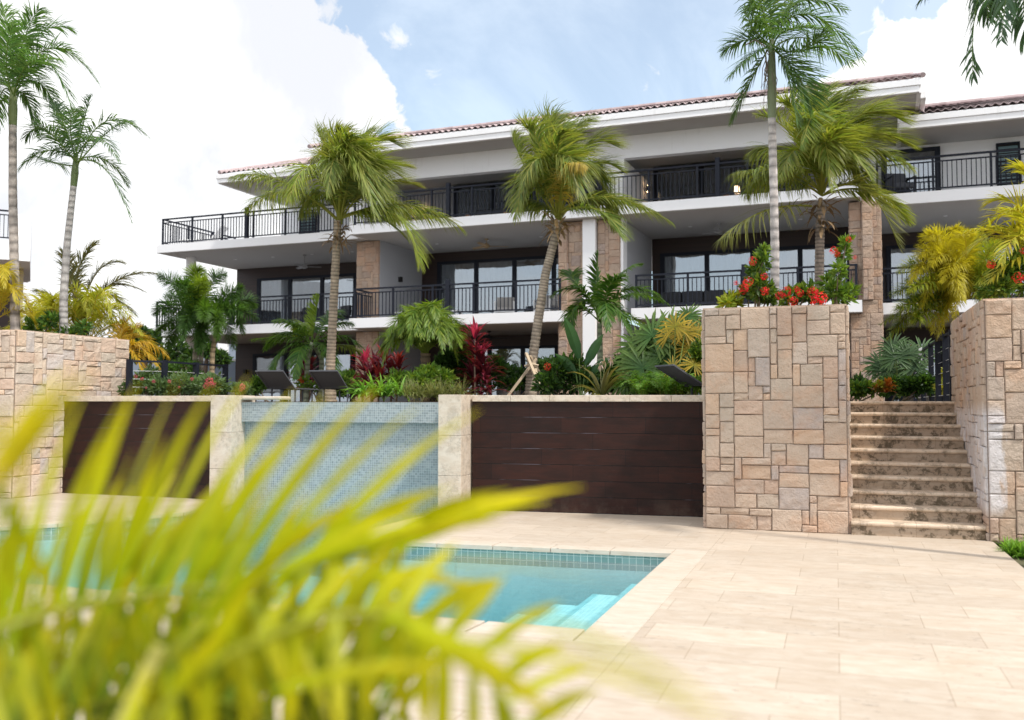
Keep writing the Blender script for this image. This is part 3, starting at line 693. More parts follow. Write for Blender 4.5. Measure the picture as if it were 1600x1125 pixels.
# wall lamps (parts of the wall)
for k, (a, b, z, lit) in enumerate([(5.06+.1, 3.2, 8.65, 1), (-3.6, 4.3, 8.75, 1), (-12.2, 5.12, 5.95, 0), (-12.2, 5.12, 2.9, 0), (-3.66, 2.6, 6.0, 0)]):
    m = MB(); m.box(a-.06, a+.06, b-.06, b+.06, z-.09, z+.09); o = m.build('wall_lamp', BLACK, B)
    if lit:
        g = MB(); g.tube([(a, b, z+.09), (a, b, z+.115)], .04, 10); g.tube([(a, b, z-.115), (a, b, z-.09)], .04, 10); g.build('bulb', LAMP, o)
# ================================================================ VEGETATION BUILDERS
def norm(v): return v/(np.linalg.norm(v, axis=-1, keepdims=True)+1e-12)
def bez(P, n):
    P = [np.asarray(p, float) for p in P]; t = np.linspace(0, 1, n)[:, None]
    if len(P) == 3:                                                   # passes through the middle point
        c = 2*P[1]-.5*(P[0]+P[2]); return (1-t)**2*P[0]+2*t*(1-t)*c+t*t*P[2]
    return P[0]*(1-t)+P[1]*t
RS = np.random.RandomState(7)
def frond(mb, P, L, nl=60, width=.035, start=.14, phi=(75, 25), droop=.5, vee=15, wind=(0, 0, 0), col=(.06, .13, .02), tip=(.30, .30, .04), cvar=.25, seg=4, rach=.016, rcol=(.28, .30, .06), plume=0, stiff=1., miss=.03, prof=None):
    """one pinnate palm leaf along the curve P; L leaflet length; plume>0 spreads the leaflets round the rachis"""
    n = 24; C = bez(P, n); T = norm(np.gradient(C, axis=0)); mb.tube(C, np.linspace(rach, rach*.2, n), 5, rcol, cap=False)
    ref = np.array([0, 0, 1.]); s = np.linspace(start, 1, nl)
    s = np.concatenate([s, s+.004]); s = np.clip(s+RS.uniform(-.004, .004, len(s)), 0, 1); side = np.concatenate([np.ones(nl), -np.ones(nl)])
    keep = RS.rand(len(s)) > miss; s = s[keep]; side = side[keep]; m = len(s)
    ix = s*(n-1); i0 = np.minimum(ix.astype(int), n-2); fr = (ix-i0)[:, None]
    pos = C[i0]*(1-fr)+C[i0+1]*fr; t = norm(T[i0]*(1-fr)+T[i0+1]*fr)
    S = norm(np.cross(t, ref)+1e-4); N = np.cross(S, t)
    u = (s-start)/(1-start); ph = np.radians(phi[0]+(phi[1]-phi[0])*u+RS.uniform(-13, 13, m))[:, None]
    v = np.radians(vee+RS.uniform(-10, 10, m)+(RS.uniform(-plume, plume, m) if plume else 0))[:, None]
    d = norm(np.cos(ph)*t+np.sin(ph)*(S*side[:, None]*np.cos(v)+N*np.sin(v)))
    ll = L*(np.interp(u, [0, .18, .5, .8, 1], prof or [.55, .92, 1, .72, .28]))*RS.uniform(.88, 1.08, m)
    g = np.array([0, 0, -1.])*droop+np.array(wind, float)
    wprof = np.interp(np.linspace(0, 1, seg+1), [0, .15, .6, 1], [.35, 1, .8, .06])
    kd = RS.uniform(.35, 1.9, (m, 1)); p = pos.copy(); V = np.zeros((m, seg+1, 2, 3)); dd = d.copy(); roll = RS.uniform(-.5, .5, m)[:, None]
    for k in range(seg+1):
        wv = norm(np.cross(dd, N)+roll*N*.6); hw = width*.5*wprof[k]*(ll/L*.5+.5)[:, None]
        V[:, k, 0] = p-wv*hw; V[:, k, 1] = p+wv*hw
        dd = norm(dd+g*(1./seg)*(1+.6*k)*kd); p = p+dd*(ll/seg)[:, None]
    base = np.arange(m)[:, None]*(seg+1)*2+np.arange(seg)[None]*2
    Q = np.stack([base, base+1, base+3, base+2], -1).reshape(-1, 4)
    cb = np.array(col)*RS.uniform(1-cvar, 1+cvar, (m, 1)); ct = cb*(1-.35)+np.array(tip)*.35; mixk = (RS.rand(m, 1)**3)*.8
    cb = cb*(1-mixk)+np.array(tip)*mixk; kk = np.linspace(0, 1, seg+1)[None, :, None]**2
    cc = cb[:, None]*(1-kk)+ct[:, None]*kk; cc = np.repeat(cc[:, :, None], 2, 2)
    mb.addq(V.reshape(-1, 3), Q, cc.reshape(-1, 3))
def trunk(path, r0, r1, rings, col, bump=.06, k=12, col2=None, flare=0.):
    """tapered ringed palm trunk through the given points"""
    m = MB(); path = np.array(path, float); n = rings*3; t = np.cumsum(np.repeat(RS.uniform(.55, 1.45, rings), 3)); t = (t-t[0])/(t[-1]-t[0])
    seg = np.concatenate([[0], np.cumsum(np.linalg.norm(np.diff(path, axis=0), axis=1))]); seg /= seg[-1]
    # smooth path
    C = np.stack([np.interp(t, seg, path[:, i]) for i in range(3)], 1)
    for _ in range(int(n/8)): C[1:-1] = (C[:-2]+2*C[1:-1]+C[2:])/4
    r = r0+(r1-r0)*t**.8+flare*np.exp(-t*14); saw = np.array([0, .6, 1.]*rings)[:n]
    r = r*(1+bump*(saw-.5))*RS.uniform(.985, 1.015, n)
    c = np.array(col)[None]*(1-.55*(saw[:, None] < .1))*RS.uniform(.85, 1.12, (n, 1))
    if col2 is not None: kk = t[:, None]; c = c*(1-kk)+np.array(col2)*kk*RS.uniform(.9, 1.1, (n, 1))
    m.tube(C, r, k, c); return m
def palm(base, label, cat, crown_fn, trunk_mb=None, group=None, name='palm_tree', extra=None):
    e = empty(name, base, label, cat, group)
    if trunk_mb: trunk_mb.build('trunk', BARK, e, loc=base, smooth=True)
    c = MB(); crown_fn(c); c.build('crown', LEAF, e, loc=base)
    if extra:
        for nm, mb_, mt in extra: mb_.build(nm, mt, e, loc=base)
    return e
def blade(mb, p, d, L, width, bend=.4, col=(.05, .12, .02), tip=None, seg=5, side=None, fold=.25, prof=(.35, 1, .95, .06)):
    """one strap or broad leaf with a folded midrib"""
    p = np.array(p, float); d = norm(np.array(d, float)); tip = col if tip is None else tip
    sd = np.cross(d, [0, 0, 1.]) if side is None else np.array(side, float)
    if np.linalg.norm(sd) < .05: sd = np.array([1., 0, 0])
    sd = norm(sd); V = []; C = []
    wp = np.interp(np.linspace(0, 1, seg+1), [0, .3, .65, 1], prof)
    for k in range(seg+1):
        nn = np.cross(sd, d); w_ = width*.5*wp[k]; cc = np.array(col)*(1-k/seg)+np.array(tip)*(k/seg)
        V += [p-sd*w_+nn*w_*fold, p.copy(), p+sd*w_+nn*w_*fold]; C += [cc, cc*1.15, cc]
        d = norm(d+np.array([0, 0, -bend])*(1/seg)*(1+.5*k)); p = p+d*L/seg
    mb.add(V, [t for k in range(seg) for t in ((3*k, 3*k+1, 3*k+4, 3*k+3), (3*k+1, 3*k+2, 3*k+5, 3*k+4))], np.array(C))
def rosette(mb, p, n, L, width, elev=(20, 80), bend=.5, col=(.05, .12, .02), tip=None, cvar=.25, seg=5, fold=.25, prof=(.35, 1, .95, .06)):
    for i in range(n):
        a = RS.uniform(0, 2*np.pi); e = R(RS.uniform(*elev)); d = (math.cos(a)*math.cos(e), math.sin(a)*math.cos(e), math.sin(e))
        k = RS.uniform(1-cvar, 1+cvar); blade(mb, p, d, L*RS.uniform(.7, 1.1), width*RS.uniform(.8, 1.1), bend*RS.uniform(.5, 1.4), np.array(col)*k, None if tip is None else np.array(tip)*k, seg, None, fold, prof)
def leafcloud(mb, cen, rad, n, size, col, col2=None, aspect=.45, cvar=.3, shell=.5, upb=.3):
    """many small pointed leaves filling a clumpy ellipsoid"""
    cen = np.array(cen, float); rad = np.array(rad, float); m = n
    u = norm(RS.normal(size=(m, 3))); r = RS.uniform(shell, 1, m)**.6; lump = .78+.22*np.sin(u[:, 0]*5+cen[0]*3)*np.sin(u[:, 2]*6+1+cen[1])+RS.uniform(-.1, .1, m)
    pos = cen+u*rad*(r*lump)[:, None]; d = norm(u+RS.normal(scale=.55, size=(m, 3))+np.array([0, 0, upb])); s = norm(np.cross(d, RS.normal(size=(m, 3)))); L = size*RS.uniform(.6, 1.25, m)[:, None]; w_ = L*aspect*.5
    nrm = np.cross(d, s)
    V = np.stack([pos, pos+d*L*.45-s*w_+nrm*w_*.3, pos+d*L-nrm*L*.12, pos+d*L*.45+s*w_+nrm*w_*.3], 1)
    base = np.arange(m)[:, None]*4; k = RS.uniform(1-cvar, 1+cvar, (m, 1)); c = np.array(col)*k
    if col2 is not None: q_ = RS.rand(m, 1)**2; c = c*(1-q_)+np.array(col2)*q_*k
    mb.addq(V.reshape(-1, 3), np.concatenate([base, base+1, base+2, base+3], 1), np.repeat(c, 4, 0))
def fan(mb, c, nrm, upd, rad, col, tip=None, n=26, spread=300, droop=.25):
    """a palmate leaf: segments radiating from a point"""
    c = np.array(c, float); nrm = norm(np.array(nrm, float)); upd = np.array(upd, float); upd = norm(upd-nrm*(upd@nrm)); sd = np.cross(upd, nrm)
    for i in range(n):
        a = R(-spread/2+spread*i/(n-1)+RS.uniform(-3, 3)); d = upd*math.cos(a)+sd*math.sin(a)+nrm*.18*(-1)**i*.3
        L = rad*RS.uniform(.82, 1.05)*(1-.18*abs(a)/math.pi); k = RS.uniform(.75, 1.25)
        blade(mb, c, d, L, rad*.105, droop, np.array(col)*k, None if tip is None else np.array(tip)*k, 4, np.cross(d, nrm), .35, (.15, .75, 1., .05))
def flowerball(mb, c, r, col, n=70, size=None):
    c = np.array(c, float); size = size or r*.42
    if isinstance(mb, Heads): h = MB(); mb.heads.append(h); mb = h
    for i in range(n):
        u = norm(RS.normal(size=3)); p = c+u*r*RS.uniform(.8, 1.05); a = norm(np.cross(u, RS.normal(size=3))); b = np.cross(u, a); k = RS.uniform(.7, 1.2)
        s = size*RS.uniform(.7, 1.1); V = [p+a*s*.5, p+b*s*.28, p-a*s*.5, p-b*s*.28, p+u*s*.12]
        mb.add(V, [(0, 1, 4), (1, 2, 4), (2, 3, 4), (3, 0, 4)], np.array(col)*k)
def fl(px, py, D, *off): return W(px, py, D)

GREEN = (.060, .125, .022); MID = (.10, .20, .03); LIME = (.21, .30, .035); YEL = (.50, .43, .03); DARK = (.028, .068, .020); BLUEG = (.045, .10, .05); OLIVE = (.16, .19, .05)

# ================================================================ COCONUT PALMS
def crown_px(c0, D, specs, **kw):
    """fronds given as (mid px,py, tip px,py, depth offset of the tip, overrides)"""
    def fn(mb):
        for s in specs:
            mx, my, tx, ty, dz = s[:5]; o = dict(kw); o.update(s[5] if len(s) > 5 else {})
            bx, by = c0[0]+RS.uniform(-4, 4), c0[1]+RS.uniform(-6, 6)
            frond(mb, [W(bx, by, D), W(mx, my, D+dz*.5), W(tx, ty, D+dz)], **o)
    return fn
def boot(c0, D, w_, h, col=(.20, .13, .07)):
    """torn fibre and old leaf bases below the crown"""
    m = MB()
    for i in range(46):
        a = RS.uniform(0, 2*np.pi); z = RS.uniform(-h, h*.3); p = W(c0[0], c0[1], D)+np.array([math.cos(a)*w_*.35, math.sin(a)*w_*.35, z])
        d = (math.cos(a)*.7, math.sin(a)*.7, RS.uniform(-.5, 1.)); blade(m, p, d, w_*RS.uniform(.7, 1.7), w_*RS.uniform(.12, .35), RS.uniform(0, 1.2), np.array(col)*RS.uniform(.5, 1.8), (.30, .20, .11), 4)
    return m
ck = dict(L=.66, nl=100, width=.024, droop=.32, vee=14, phi=(62, 16), wind=(.5, 0, .05), col=(.12, .19, .035), tip=(.44, .40, .10), rach=.022, rcol=(.33, .33, .06), cvar=.4)
lk = dict(ck, wind=(.25, 0, -.42), phi=(70, 30))
D1 = 18.3
b1 = drop(515, D1, 1.6)
t1 = trunk([b1, W(517, 560, D1), W(521, 480, D1), W(525, 400, D1), W(528, 345, D1)], .092, .075, 52, (.38, .30, .22), .13, flare=.06)
sp1 = [(440, 283, 362, 276, -.8, lk), (455, 300, 385, 325, .6, dict(lk, L=.7)), (490, 262, 452, 312, -1.2, dict(lk, L=.8, col=LIME)), (500, 300, 470, 335, .3, dict(lk, L=.6)),
       (518, 262, 497, 205, .4, ck), (530, 250, 530, 205, -.6, ck), (545, 250, 580, 200, .8, ck), (565, 235, 618, 225, 0, dict(ck, L=1.)), (560, 255, 600, 300, -1.2, dict(ck, L=1., wind=(.3, 0, -.25))), (550, 245, 585, 330, -1.6, dict(ck, L=1., wind=(.3, 0, -.25))),
       (570, 270, 640, 260, .8, dict(ck, col=OLIVE)), (540, 240, 562, 215, -1.4, ck), (585, 290, 652, 290, 0, dict(ck, L=.7, col=OLIVE)), (525, 250, 512, 300, -1.4, dict(ck, wind=(.2, 0, -.35))),
       (635, 320, 722, 358, .4, dict(lk, L=.75)), (615, 335, 655, 412, -.6, dict(lk, L=.8, col=LIME)), (600, 325, 690, 345, 1.4, dict(lk, L=.7)), (575, 290, 618, 345, 1.5, dict(lk, L=.8)),
       (548, 270, 570, 235, 1.2, ck), (560, 290, 612, 262, 1.4, ck), (535, 280, 545, 235, 1.0, ck), (570, 262, 625, 275, -.8, dict(ck, L=.95))]
def fuller(n, c, rx, ry, kw, skew=.25):
    out = []
    for i in range(n):
        a = RS.uniform(-.15, 1.15)*np.pi; l = RS.uniform(.75, 1.05); x = c[0]+rx*(-math.cos(a)*l+skew); y = c[1]-ry*max(math.sin(a), -.2)*l
        out.append((c[0]+(x-c[0])*.5+RS.uniform(-10, 10), c[1]-(c[1]-y)*.75-ry*.16, x, y+RS.uniform(0, ry*.35), RS.uniform(-1.6, 1.2), dict(kw, wind=(RS.uniform(.2, .8), RS.uniform(-.2, .2), RS.uniform(-.6, .1)), vee=RS.uniform(-10, 30), roll=0) if False else dict(kw, wind=(RS.uniform(.2, .8), RS.uniform(-.2, .2), RS.uniform(-.35, .15)), vee=RS.uniform(-10, 30), L=RS.uniform(.6, .85), col=[MID, LIME, GREEN, OLIVE, MID][i % 5])))
    return out
sp1 += fuller(4, (545, 340), 95, 145, ck, .15)
palm(b1, 'left of three coconut palms, windblown crown before the second floor balcony', 'palm tree', crown_px((530, 345), D1, sp1), t1, 'coconut palms in front of the building', 'coconut_palm', [('leaf_boots', boot((530, 362), D1, .22, .28), BARK)])
D2 = 17.3
b2 = drop(829, D2, 1.6)
t2 = trunk([b2, W(831, 570, D2), W(841, 500, D2), W(852, 430, D2), W(866, 375, D2), W(873, 345, D2)], .096, .076, 54, (.38, .31, .24), .13, flare=.05)
sp2 = [(825, 270, 803, 215, .4, ck), (845, 235, 825, 200, -.4, ck), (865, 230, 868, 185, .5, ck), (890, 225, 920, 190, .2, ck), (905, 240, 955, 225, 0, dict(ck, L=.9)), (915, 262, 968, 265, .4, ck),
       (850, 250, 815, 290, -1., dict(ck, wind=(.15, 0, -.3))), (828, 275, 808, 340, -.8, dict(lk, L=.6, wind=(-.1, 0, -.3))), (885, 245, 905, 300, -1.5, dict(ck, wind=(.25, 0, -.3), L=.9)), (920, 260, 952, 330, .2, dict(ck, wind=(.2, 0, -.45), col=GREEN)),
       (935, 300, 960, 352, .9, dict(ck, wind=(0, 0, -.9), col=GREEN)), (950, 308, 1047, 346, -.2, dict(lk, L=.65)), (930, 305, 1015, 330, 1., dict(lk, L=.6)), (840, 292, 812, 318, .2, dict(lk, L=.7)), (852, 320, 806, 305, .5, dict(lk, L=.6, wind=(0, 0, -.9))),
       (884, 268, 912, 258, -1.8, dict(ck, L=.5, col=(.42, .30, .05), wind=(0, 0, -.8))), (875, 240, 850, 205, 1., ck), (870, 250, 880, 205, -1.4, ck), (895, 270, 945, 280, 1., dict(ck, L=.9)), (860, 260, 838, 230, 1.2, ck)]
props = MB()
for (x0, y0, x1, y1, dz) in ((838, 560, 786, 612, -.3), (822, 552, 853, 616, -1.0), (828, 556, 868, 614, .3), (834, 565, 848, 616, -.6)):
    props.bar(W(x0, y0, D2-.1), drop(x1, D2+dz, 1.6)+np.array([0, 0, 0.]), .05, .04)
props.tube([W(820, 572, D2-.2), W(830, 569, D2-.25), W(841, 571, D2-.2)], .022, 6)
sp2 += fuller(3, (880, 340), 88, 150, ck, .1)
palm(b2, 'middle coconut palm, leaning right and propped by pale timber struts', 'palm tree', crown_px((872, 340), D2, sp2), t2, 'coconut palms in front of the building', 'coconut_palm', [('leaf_boots', boot((870, 352), D2, .22, .25, (.30, .20, .10)), BARK), ('timber_props', props, TIMBER)])
D3 = 16.5
b3 = drop(1279, D3, 1.6)
t3 = trunk([b3, W(1279, 520, D3), W(1280, 440, D3), W(1281, 370, D3), W(1283, 320, D3)], .088, .075, 50, (.34, .27, .23), .13, flare=.05)
k3 = dict(ck, wind=(.5, 0, 0.), L=.66, col=(.15, .22, .03))
sp3 = [(1240, 215, 1188, 180, .4, k3), (1255, 195, 1225, 160, -.3, k3), (1280, 190, 1290, 140, .3, k3), (1305, 180, 1345, 140, 0, k3), (1330, 190, 1405, 185, -.3, dict(k3, L=1.)), (1335, 215, 1420, 225, .3, dict(k3, L=.9)),
       (1340, 235, 1425, 262, -.4, dict(lk, L=.7)), (1310, 230, 1360, 275, -1.3, dict(k3, wind=(.3, 0, -.25))), (1285, 215, 1300, 290, -1.7, dict(k3, wind=(.2, 0, -.25))), (1250, 235, 1220, 275, -1.2, dict(k3, wind=(.2, 0, -.25))),
       (1225, 240, 1180, 235, .8, dict(k3, wind=(0, 0, -.6), L=.7)), (1222, 268, 1145, 272, -.2, dict(lk, L=.75)), (1215, 275, 1165, 300, .6, dict(lk, L=.7)), (1305, 205, 1365, 165, .7, dict(k3, L=.95)), (1270, 205, 1262, 150, .8, k3),
       (1320, 215, 1385, 215, 1.2, dict(k3, L=.95)), (1290, 235, 1320, 200, -1.8, k3), (1320, 250, 1358, 300, .3, dict(lk, L=.7)), (1265, 225, 1250, 180, -1.3, k3), (1300, 220, 1340, 205, -1.0, k3), (1330, 205, 1380, 160, .2, dict(k3, col=LIME))]
sp3 += fuller(4, (1290, 300), 110, 160, k3, .2)
def crown3(mb):
    crown_px((1283, 300), D3, sp3)(mb)
    frond(mb, [W(1268, 322, D3-.1), W(1195, 330, D3-.5), W(1128, 372, D3-.8)], **dict(lk, L=.8, nl=60, wind=(.12, 0, -.5), col=OLIVE))
palm(b3, 'right coconut palm with shaggy brown boots, behind the stone planter', 'palm tree', crown3, t3, 'coconut palms in front of the building', 'coconut_palm', [('leaf_boots', boot((1283, 322), D3, .26, .45), BARK)])

# ================================================================ SLENDER SMOOTH-TRUNKED PALMS
vk = dict(L=.48, nl=60, width=.024, droop=.5, vee=22, wind=(.12, 0, 0), col=(.075, .16, .05), tip=(.16, .24, .08), rach=.014, rcol=(.16, .24, .05), phi=(70, 30), cvar=.35)
D4 = 13.6
b4 = drop(1211, D4, 2.7)
t4 = trunk([b4, W(1211, 400, D4), W(1209, 300, D4), W(1206, 185, D4)], .066, .055, 22, (.52, .47, .45), .05, flare=.01)
shaft = MB(); shaft.tube([W(1206, 186, D4), W(1206, 150, D4), W(1206, 100, D4), W(1206, 62, D4)], [.056, .066, .055, .035], 12, (.30, .34, .22))
dead = MB()
for i in range(22):
    p = W(1200+RS.uniform(-6, 10), RS.uniform(70, 110), D4); dead.tube(np.array([p, p+[RS.uniform(-.1, .1), 0, -.15], p+[RS.uniform(-.12, .12), RS.uniform(-.1, .1), -RS.uniform(.3, .7)]]), [.007, .006, .002], 4, (.30, .24, .20))
dead.tube(np.array([W(1203, 78, D4), W(1180, 62, D4), W(1165, 70, D4)]), .010, 5, (.36, .27, .26))
sp4 = [(1205, -20, 1225, -90, .3, dict(vk, col=LIME)), (1245, 5, 1318, 15, .3, vk), (1262, 22, 1345, 92, -.2, dict(vk, L=.55)), (1262, 60, 1330, 98, .7, dict(vk, L=.55)), (1250, 80, 1290, 45, -.9, vk), (1245, 115, 1268, 165, .2, dict(vk, droop=.3, L=.6)),
       (1178, 45, 1165, 12, 0, dict(vk, col=MID)), (1172, 62, 1132, 78, .4, vk), (1178, 85, 1140, 120, -.3, dict(vk, L=.4)), (1172, 128, 1142, 190, .2, dict(vk, L=.38, wind=(-.1, 0, -.4))), (1225, 20, 1262, -30, .8, vk), (1190, 10, 1175, -50, -.4, vk), (1235, 45, 1300, 50, -1., vk), (1225, 100, 1245, 190, -.4, dict(vk, L=.5, droop=.2))]
palm(b4, 'tall slender palm with pale ringed trunk rising from the stone planter', 'palm tree', crown_px((1206, 72), D4, sp4), t4, None, 'slender_palm', [('crownshaft', shaft, LEAF), ('dead_flower_stalks', dead, BARK)])
D5 = 17.0
b5 = drop(22, D5, 2.78)
t5 = trunk([b5, W(22, 400, D5), W(20, 300, D5), W(20, 195, D5)], .088, .068, 22, (.46, .40, .36), .05)
sh5 = MB(); sh5.tube([W(20, 196, D5), W(20, 170, D5), W(21, 135, D5)], [.070, .080, .045], 12, (.26, .31, .14))
v5 = dict(vk, L=.60, width=.028, col=(.08, .18, .05))
sp5 = [(80, 75, 152, 128, .3, v5), (75, 100, 120, 200, -.3, dict(v5, L=.45)), (55, 60, 110, 45, .6, v5), (35, 70, 60, 15, -.3, v5), (15, 70, 5, 10, .3, dict(v5, col=MID)), (-15, 90, -60, 60, 0, v5), (-20, 120, -70, 150, .3, v5), (-10, 170, -40, 240, -.4, v5), (62, 130, 95, 190, .9, dict(v5, L=.4)), (45, 100, 95, 95, -1., v5), (10, 100, 20, 40, -1., v5), (0, 150, -20, 235, .8, dict(v5, L=.42)), (40, 150, 60, 215, .4, dict(v5, L=.38))]
palm(b5, 'leftmost slender palm, its crown cut by the left edge', 'palm tree', crown_px((20, 150), D5, sp5), t5, 'slender palms at the left', 'slender_palm', [('crownshaft', sh5, LEAF)])
D6 = 17.1
b6 = drop(98, D6, 2.78)
t6 = trunk([b6, W(99, 470, D6), W(105, 380, D6), W(115, 290, D6)], .080, .056, 22, (.45, .42, .40), .05)
sh6 = MB(); sh6.tube([W(115, 291, D6), W(117, 270, D6), W(119, 240, D6)], [.058, .066, .035], 12, (.20, .26, .12))
v6 = dict(vk, L=.48, width=.026, col=(.06, .13, .055), nl=44)
sp6 = [(165, 190, 230, 212, .2, v6), (170, 205, 205, 190, .8, dict(v6, L=.4)), (165, 265, 205, 345, -.2, dict(v6, L=.34)), (165, 250, 200, 290, .6, dict(v6, L=.34)), (130, 195, 140, 150, .2, dict(v6, L=.38)), (100, 195, 80, 155, .4, v6), (72, 205, 40, 215, 0, v6), (75, 235, 32, 262, -.4, v6), (95, 225, 60, 190, -.8, v6), (150, 215, 185, 250, -1., dict(v6, L=.38)), (110, 200, 118, 170, -.9, v6), (85, 255, 60, 245, .8, v6)]
palm(b6, 'second slender palm from the left, thin grey trunk behind yellow fronds', 'palm tree', crown_px((119, 255), D6, sp6), t6, 'slender palms at the left', 'slender_palm', [('crownshaft', sh6, LEAF)])
# palm outside the frame to the upper right, its leaves hang into it
D7 = 9.5
b7 = np.array([5.9, 11.6, -.06]); c7 = W(1640, -170, D7); b7[:2] = c7[:2]
t7 = trunk([b7, (b7+c7)/2, c7-np.array([0, 0, .5])], .09, .075, 20, (.48, .43, .42), .05)
v7 = dict(vk, L=.46, nl=44, width=.036, droop=.4, col=(.045, .10, .05), tip=(.08, .14, .06))
sp7 = [(1545, -60, 1520, 118, 0, dict(v7, L=.44)), (1530, -95, 1435, 5, .5, dict(v7, L=.34)), (1590, -80, 1565, 62, -.5, dict(v7, L=.42)), (1600, -60, 1612, 95, .5, dict(v7, L=.42)), (1560, -60, 1545, 30, .8, dict(v7, L=.42)), (1740, -100, 1800, 60, 0, v7), (1700, -260, 1800, -260, .5, v7), (1600, -280, 1540, -330, .3, v7), (1650, -290, 1660, -400, -.5, v7)]
palm(b7, 'palm mostly outside the frame whose leaves hang in at the top right corner', 'palm tree', crown_px((1640, -170), D7, sp7), t7, None, 'slender_palm')
# distant date-like palm at the left
D8 = 23.
b8 = drop(128, D8, 1.6); v8 = dict(L=.55, nl=60, width=.035, droop=.35, vee=20, wind=(.1, 0, 0), col=(.10, .12, .05), tip=(.26, .20, .08), rach=.03, rcol=(.25, .22, .10), phi=(55, 20))
sp8 = [(120, 430, 150, 378, 0, v8), (150, 428, 190, 410, .4, v8), (180, 440, 248, 428, 0, v8), (160, 462, 212, 492, -.4, v8), (165, 450, 225, 455, .6, dict(v8, L=.4)), (110, 440, 100, 395, -.4, v8), (90, 470, 60, 455, 0, v8), (140, 480, 180, 515, -.6, v8)]
palm(b8, 'grey green feathery palm leaning right beyond the left stone wall', 'palm tree', crown_px((125, 505), D8, sp8), trunk([b8, W(126, 540, D8), W(125, 500, D8)], .2, .16, 12, (.2, .16, .12), .1), None, 'feather_palm')

# ================================================================ SMALLER PALMS IN THE TERRACE BED
a9 = dict(L=.38, nl=60, width=.036, droop=.45, vee=15, col=(.045, .13, .02), tip=(.18, .28, .04), rach=.014, rcol=(.14, .24, .04), phi=(65, 30), cvar=.35)
D9 = 17.8
b9 = drop(938, D9, 1.6)
sp9 = [(932, 440, 935, 395, 0, dict(a9, vee=40, droop=.1, L=.26)), (905, 452, 862, 462, -.2, a9), (898, 440, 900, 425, .5, a9), (965, 435, 1003, 412, .3, dict(a9, L=.26)), (985, 450, 1047, 478, -.3, a9), (975, 462, 1035, 470, .6, a9), (900, 480, 893, 520, -.4, a9), (915, 470, 885, 505, .7, a9), (960, 480, 985, 520, -.6, a9), (985, 495, 1040, 535, .2, dict(a9, col=LIME)), (945, 470, 950, 515, -1., a9), (950, 450, 972, 430, -.7, a9)]
palm(b9, 'bright green feather palm with upright spear, right of the leaning coconut trunk', 'palm tree', crown_px((937, 500), D9, sp9, ), trunk([b9, W(938, 560, D9), W(937, 505, D9)], .075, .045, 14, (.30, .34, .22), .05), None, 'feather_palm')
D10 = 19.
b10 = drop(488, D10, 1.6)
sp10 = [(493, 500, 496, 462, 0, dict(a9, vee=50, droop=.05, L=.30, col=LIME)), (465, 510, 430, 500, -.3, dict(a9, col=MID)), (455, 528, 395, 530, 0, dict(a9, col=MID)), (445, 545, 425, 590, -.4, a9), (520, 510, 548, 505, .3, a9), (530, 525, 568, 545, 0, a9), (470, 545, 462, 590, -.7, a9), (510, 545, 530, 590, -.6, a9), (475, 505, 465, 525, .8, dict(a9, col=LIME)), (510, 500, 530, 485, .6, a9), (450, 520, 415, 545, .6, a9), (535, 540, 572, 560, .8, dict(a9, col=OLIVE))]
def tr10(x, d): return trunk([drop(x, D10+d, 1.6), W(x+3, 560, D10+d), W(488, 535, D10+d)], .055, .045, 12, (.32, .34, .24), .05)
tt = tr10(478, 0); tt2 = tr10(500, .2)
palm(b10, 'clump of feather palms with lime green spear behind the left loungers', 'palm tree', crown_px((488, 538), D10, sp10), tt, None, 'feather_palm', [('second_trunk', tt2, BARK)])
# foxtail palms: plumose, bushy, three trunks
D11 = 21.
b11 = drop(315, D11, 1.6)
f11 = dict(L=.34, nl=230, width=.020, droop=.2, plume=80, col=(.055, .13, .03), tip=(.10, .19, .03), rach=.016, rcol=(.12, .2, .04), phi=(70, 40), cvar=.4, seg=3)
sp11 = [(280, 450, 248, 432, 0, f11), (270, 480, 240, 490, -.4, f11), (285, 505, 262, 540, .3, f11), (305, 440, 312, 420, 0, dict(f11, col=LIME)), (330, 445, 352, 428, .4, f11), (310, 455, 322, 440, -.8, dict(f11, col=LIME, tip=LIME)), (350, 465, 378, 450, 0, f11), (362, 482, 402, 500, -.3, f11), (345, 500, 365, 545, .3, f11), (315, 510, 312, 552, -.8, f11), (290, 470, 258, 462, .7, f11), (335, 490, 340, 530, -1, dict(f11, col=MID)), (300, 490, 285, 530, -.9, f11), (375, 470, 395, 478, .8, f11), (295, 455, 275, 445, -1., f11), (320, 480, 318, 500, -1.3, dict(f11, col=MID)), (355, 478, 380, 520, .8, f11), (275, 500, 248, 515, .6, f11)]
e11 = palm(b11, 'bushy dark green foxtail palm cluster in front of the white round column', 'palm tree', crown_px((318, 500), D11, sp11), trunk([drop(303, D11, 1.6), W(305, 550, D11), W(312, 505, D11)], .07, .05, 14, (.30, .26, .20), .04), None, 'foxtail_palm',
           [('second_trunk', trunk([drop(313, D11+.2, 1.6), W(314, 550, D11+.2), W(318, 505, D11)], .06, .05, 14, (.32, .28, .22), .04), BARK), ('third_trunk', trunk([drop(330, D11, 1.6), W(332, 550, D11), W(340, 510, D11)], .065, .05, 14, (.42, .32, .20), .04), BARK)])
D12 = 17.
b12 = drop(665, D12, 1.6); p12 = dict(L=.30, nl=70, width=.022, droop=.35, col=(.08, .17, .02), tip=(.36, .42, .05), rach=.010, rcol=(.2, .26, .04), phi=(60, 25), plume=20, seg=3)
sp12 = []
for i in range(46):
    a = i/46*2*np.pi; rx, ry = RS.uniform(45, 88), RS.uniform(25, 58); mx, my = 665+math.cos(a)*rx*.55, 540-abs(math.sin(a))*ry*.9-12; sp12.append((mx, my, 665+math.cos(a)*rx, my+RS.uniform(10, 55), math.sin(a)*1.))
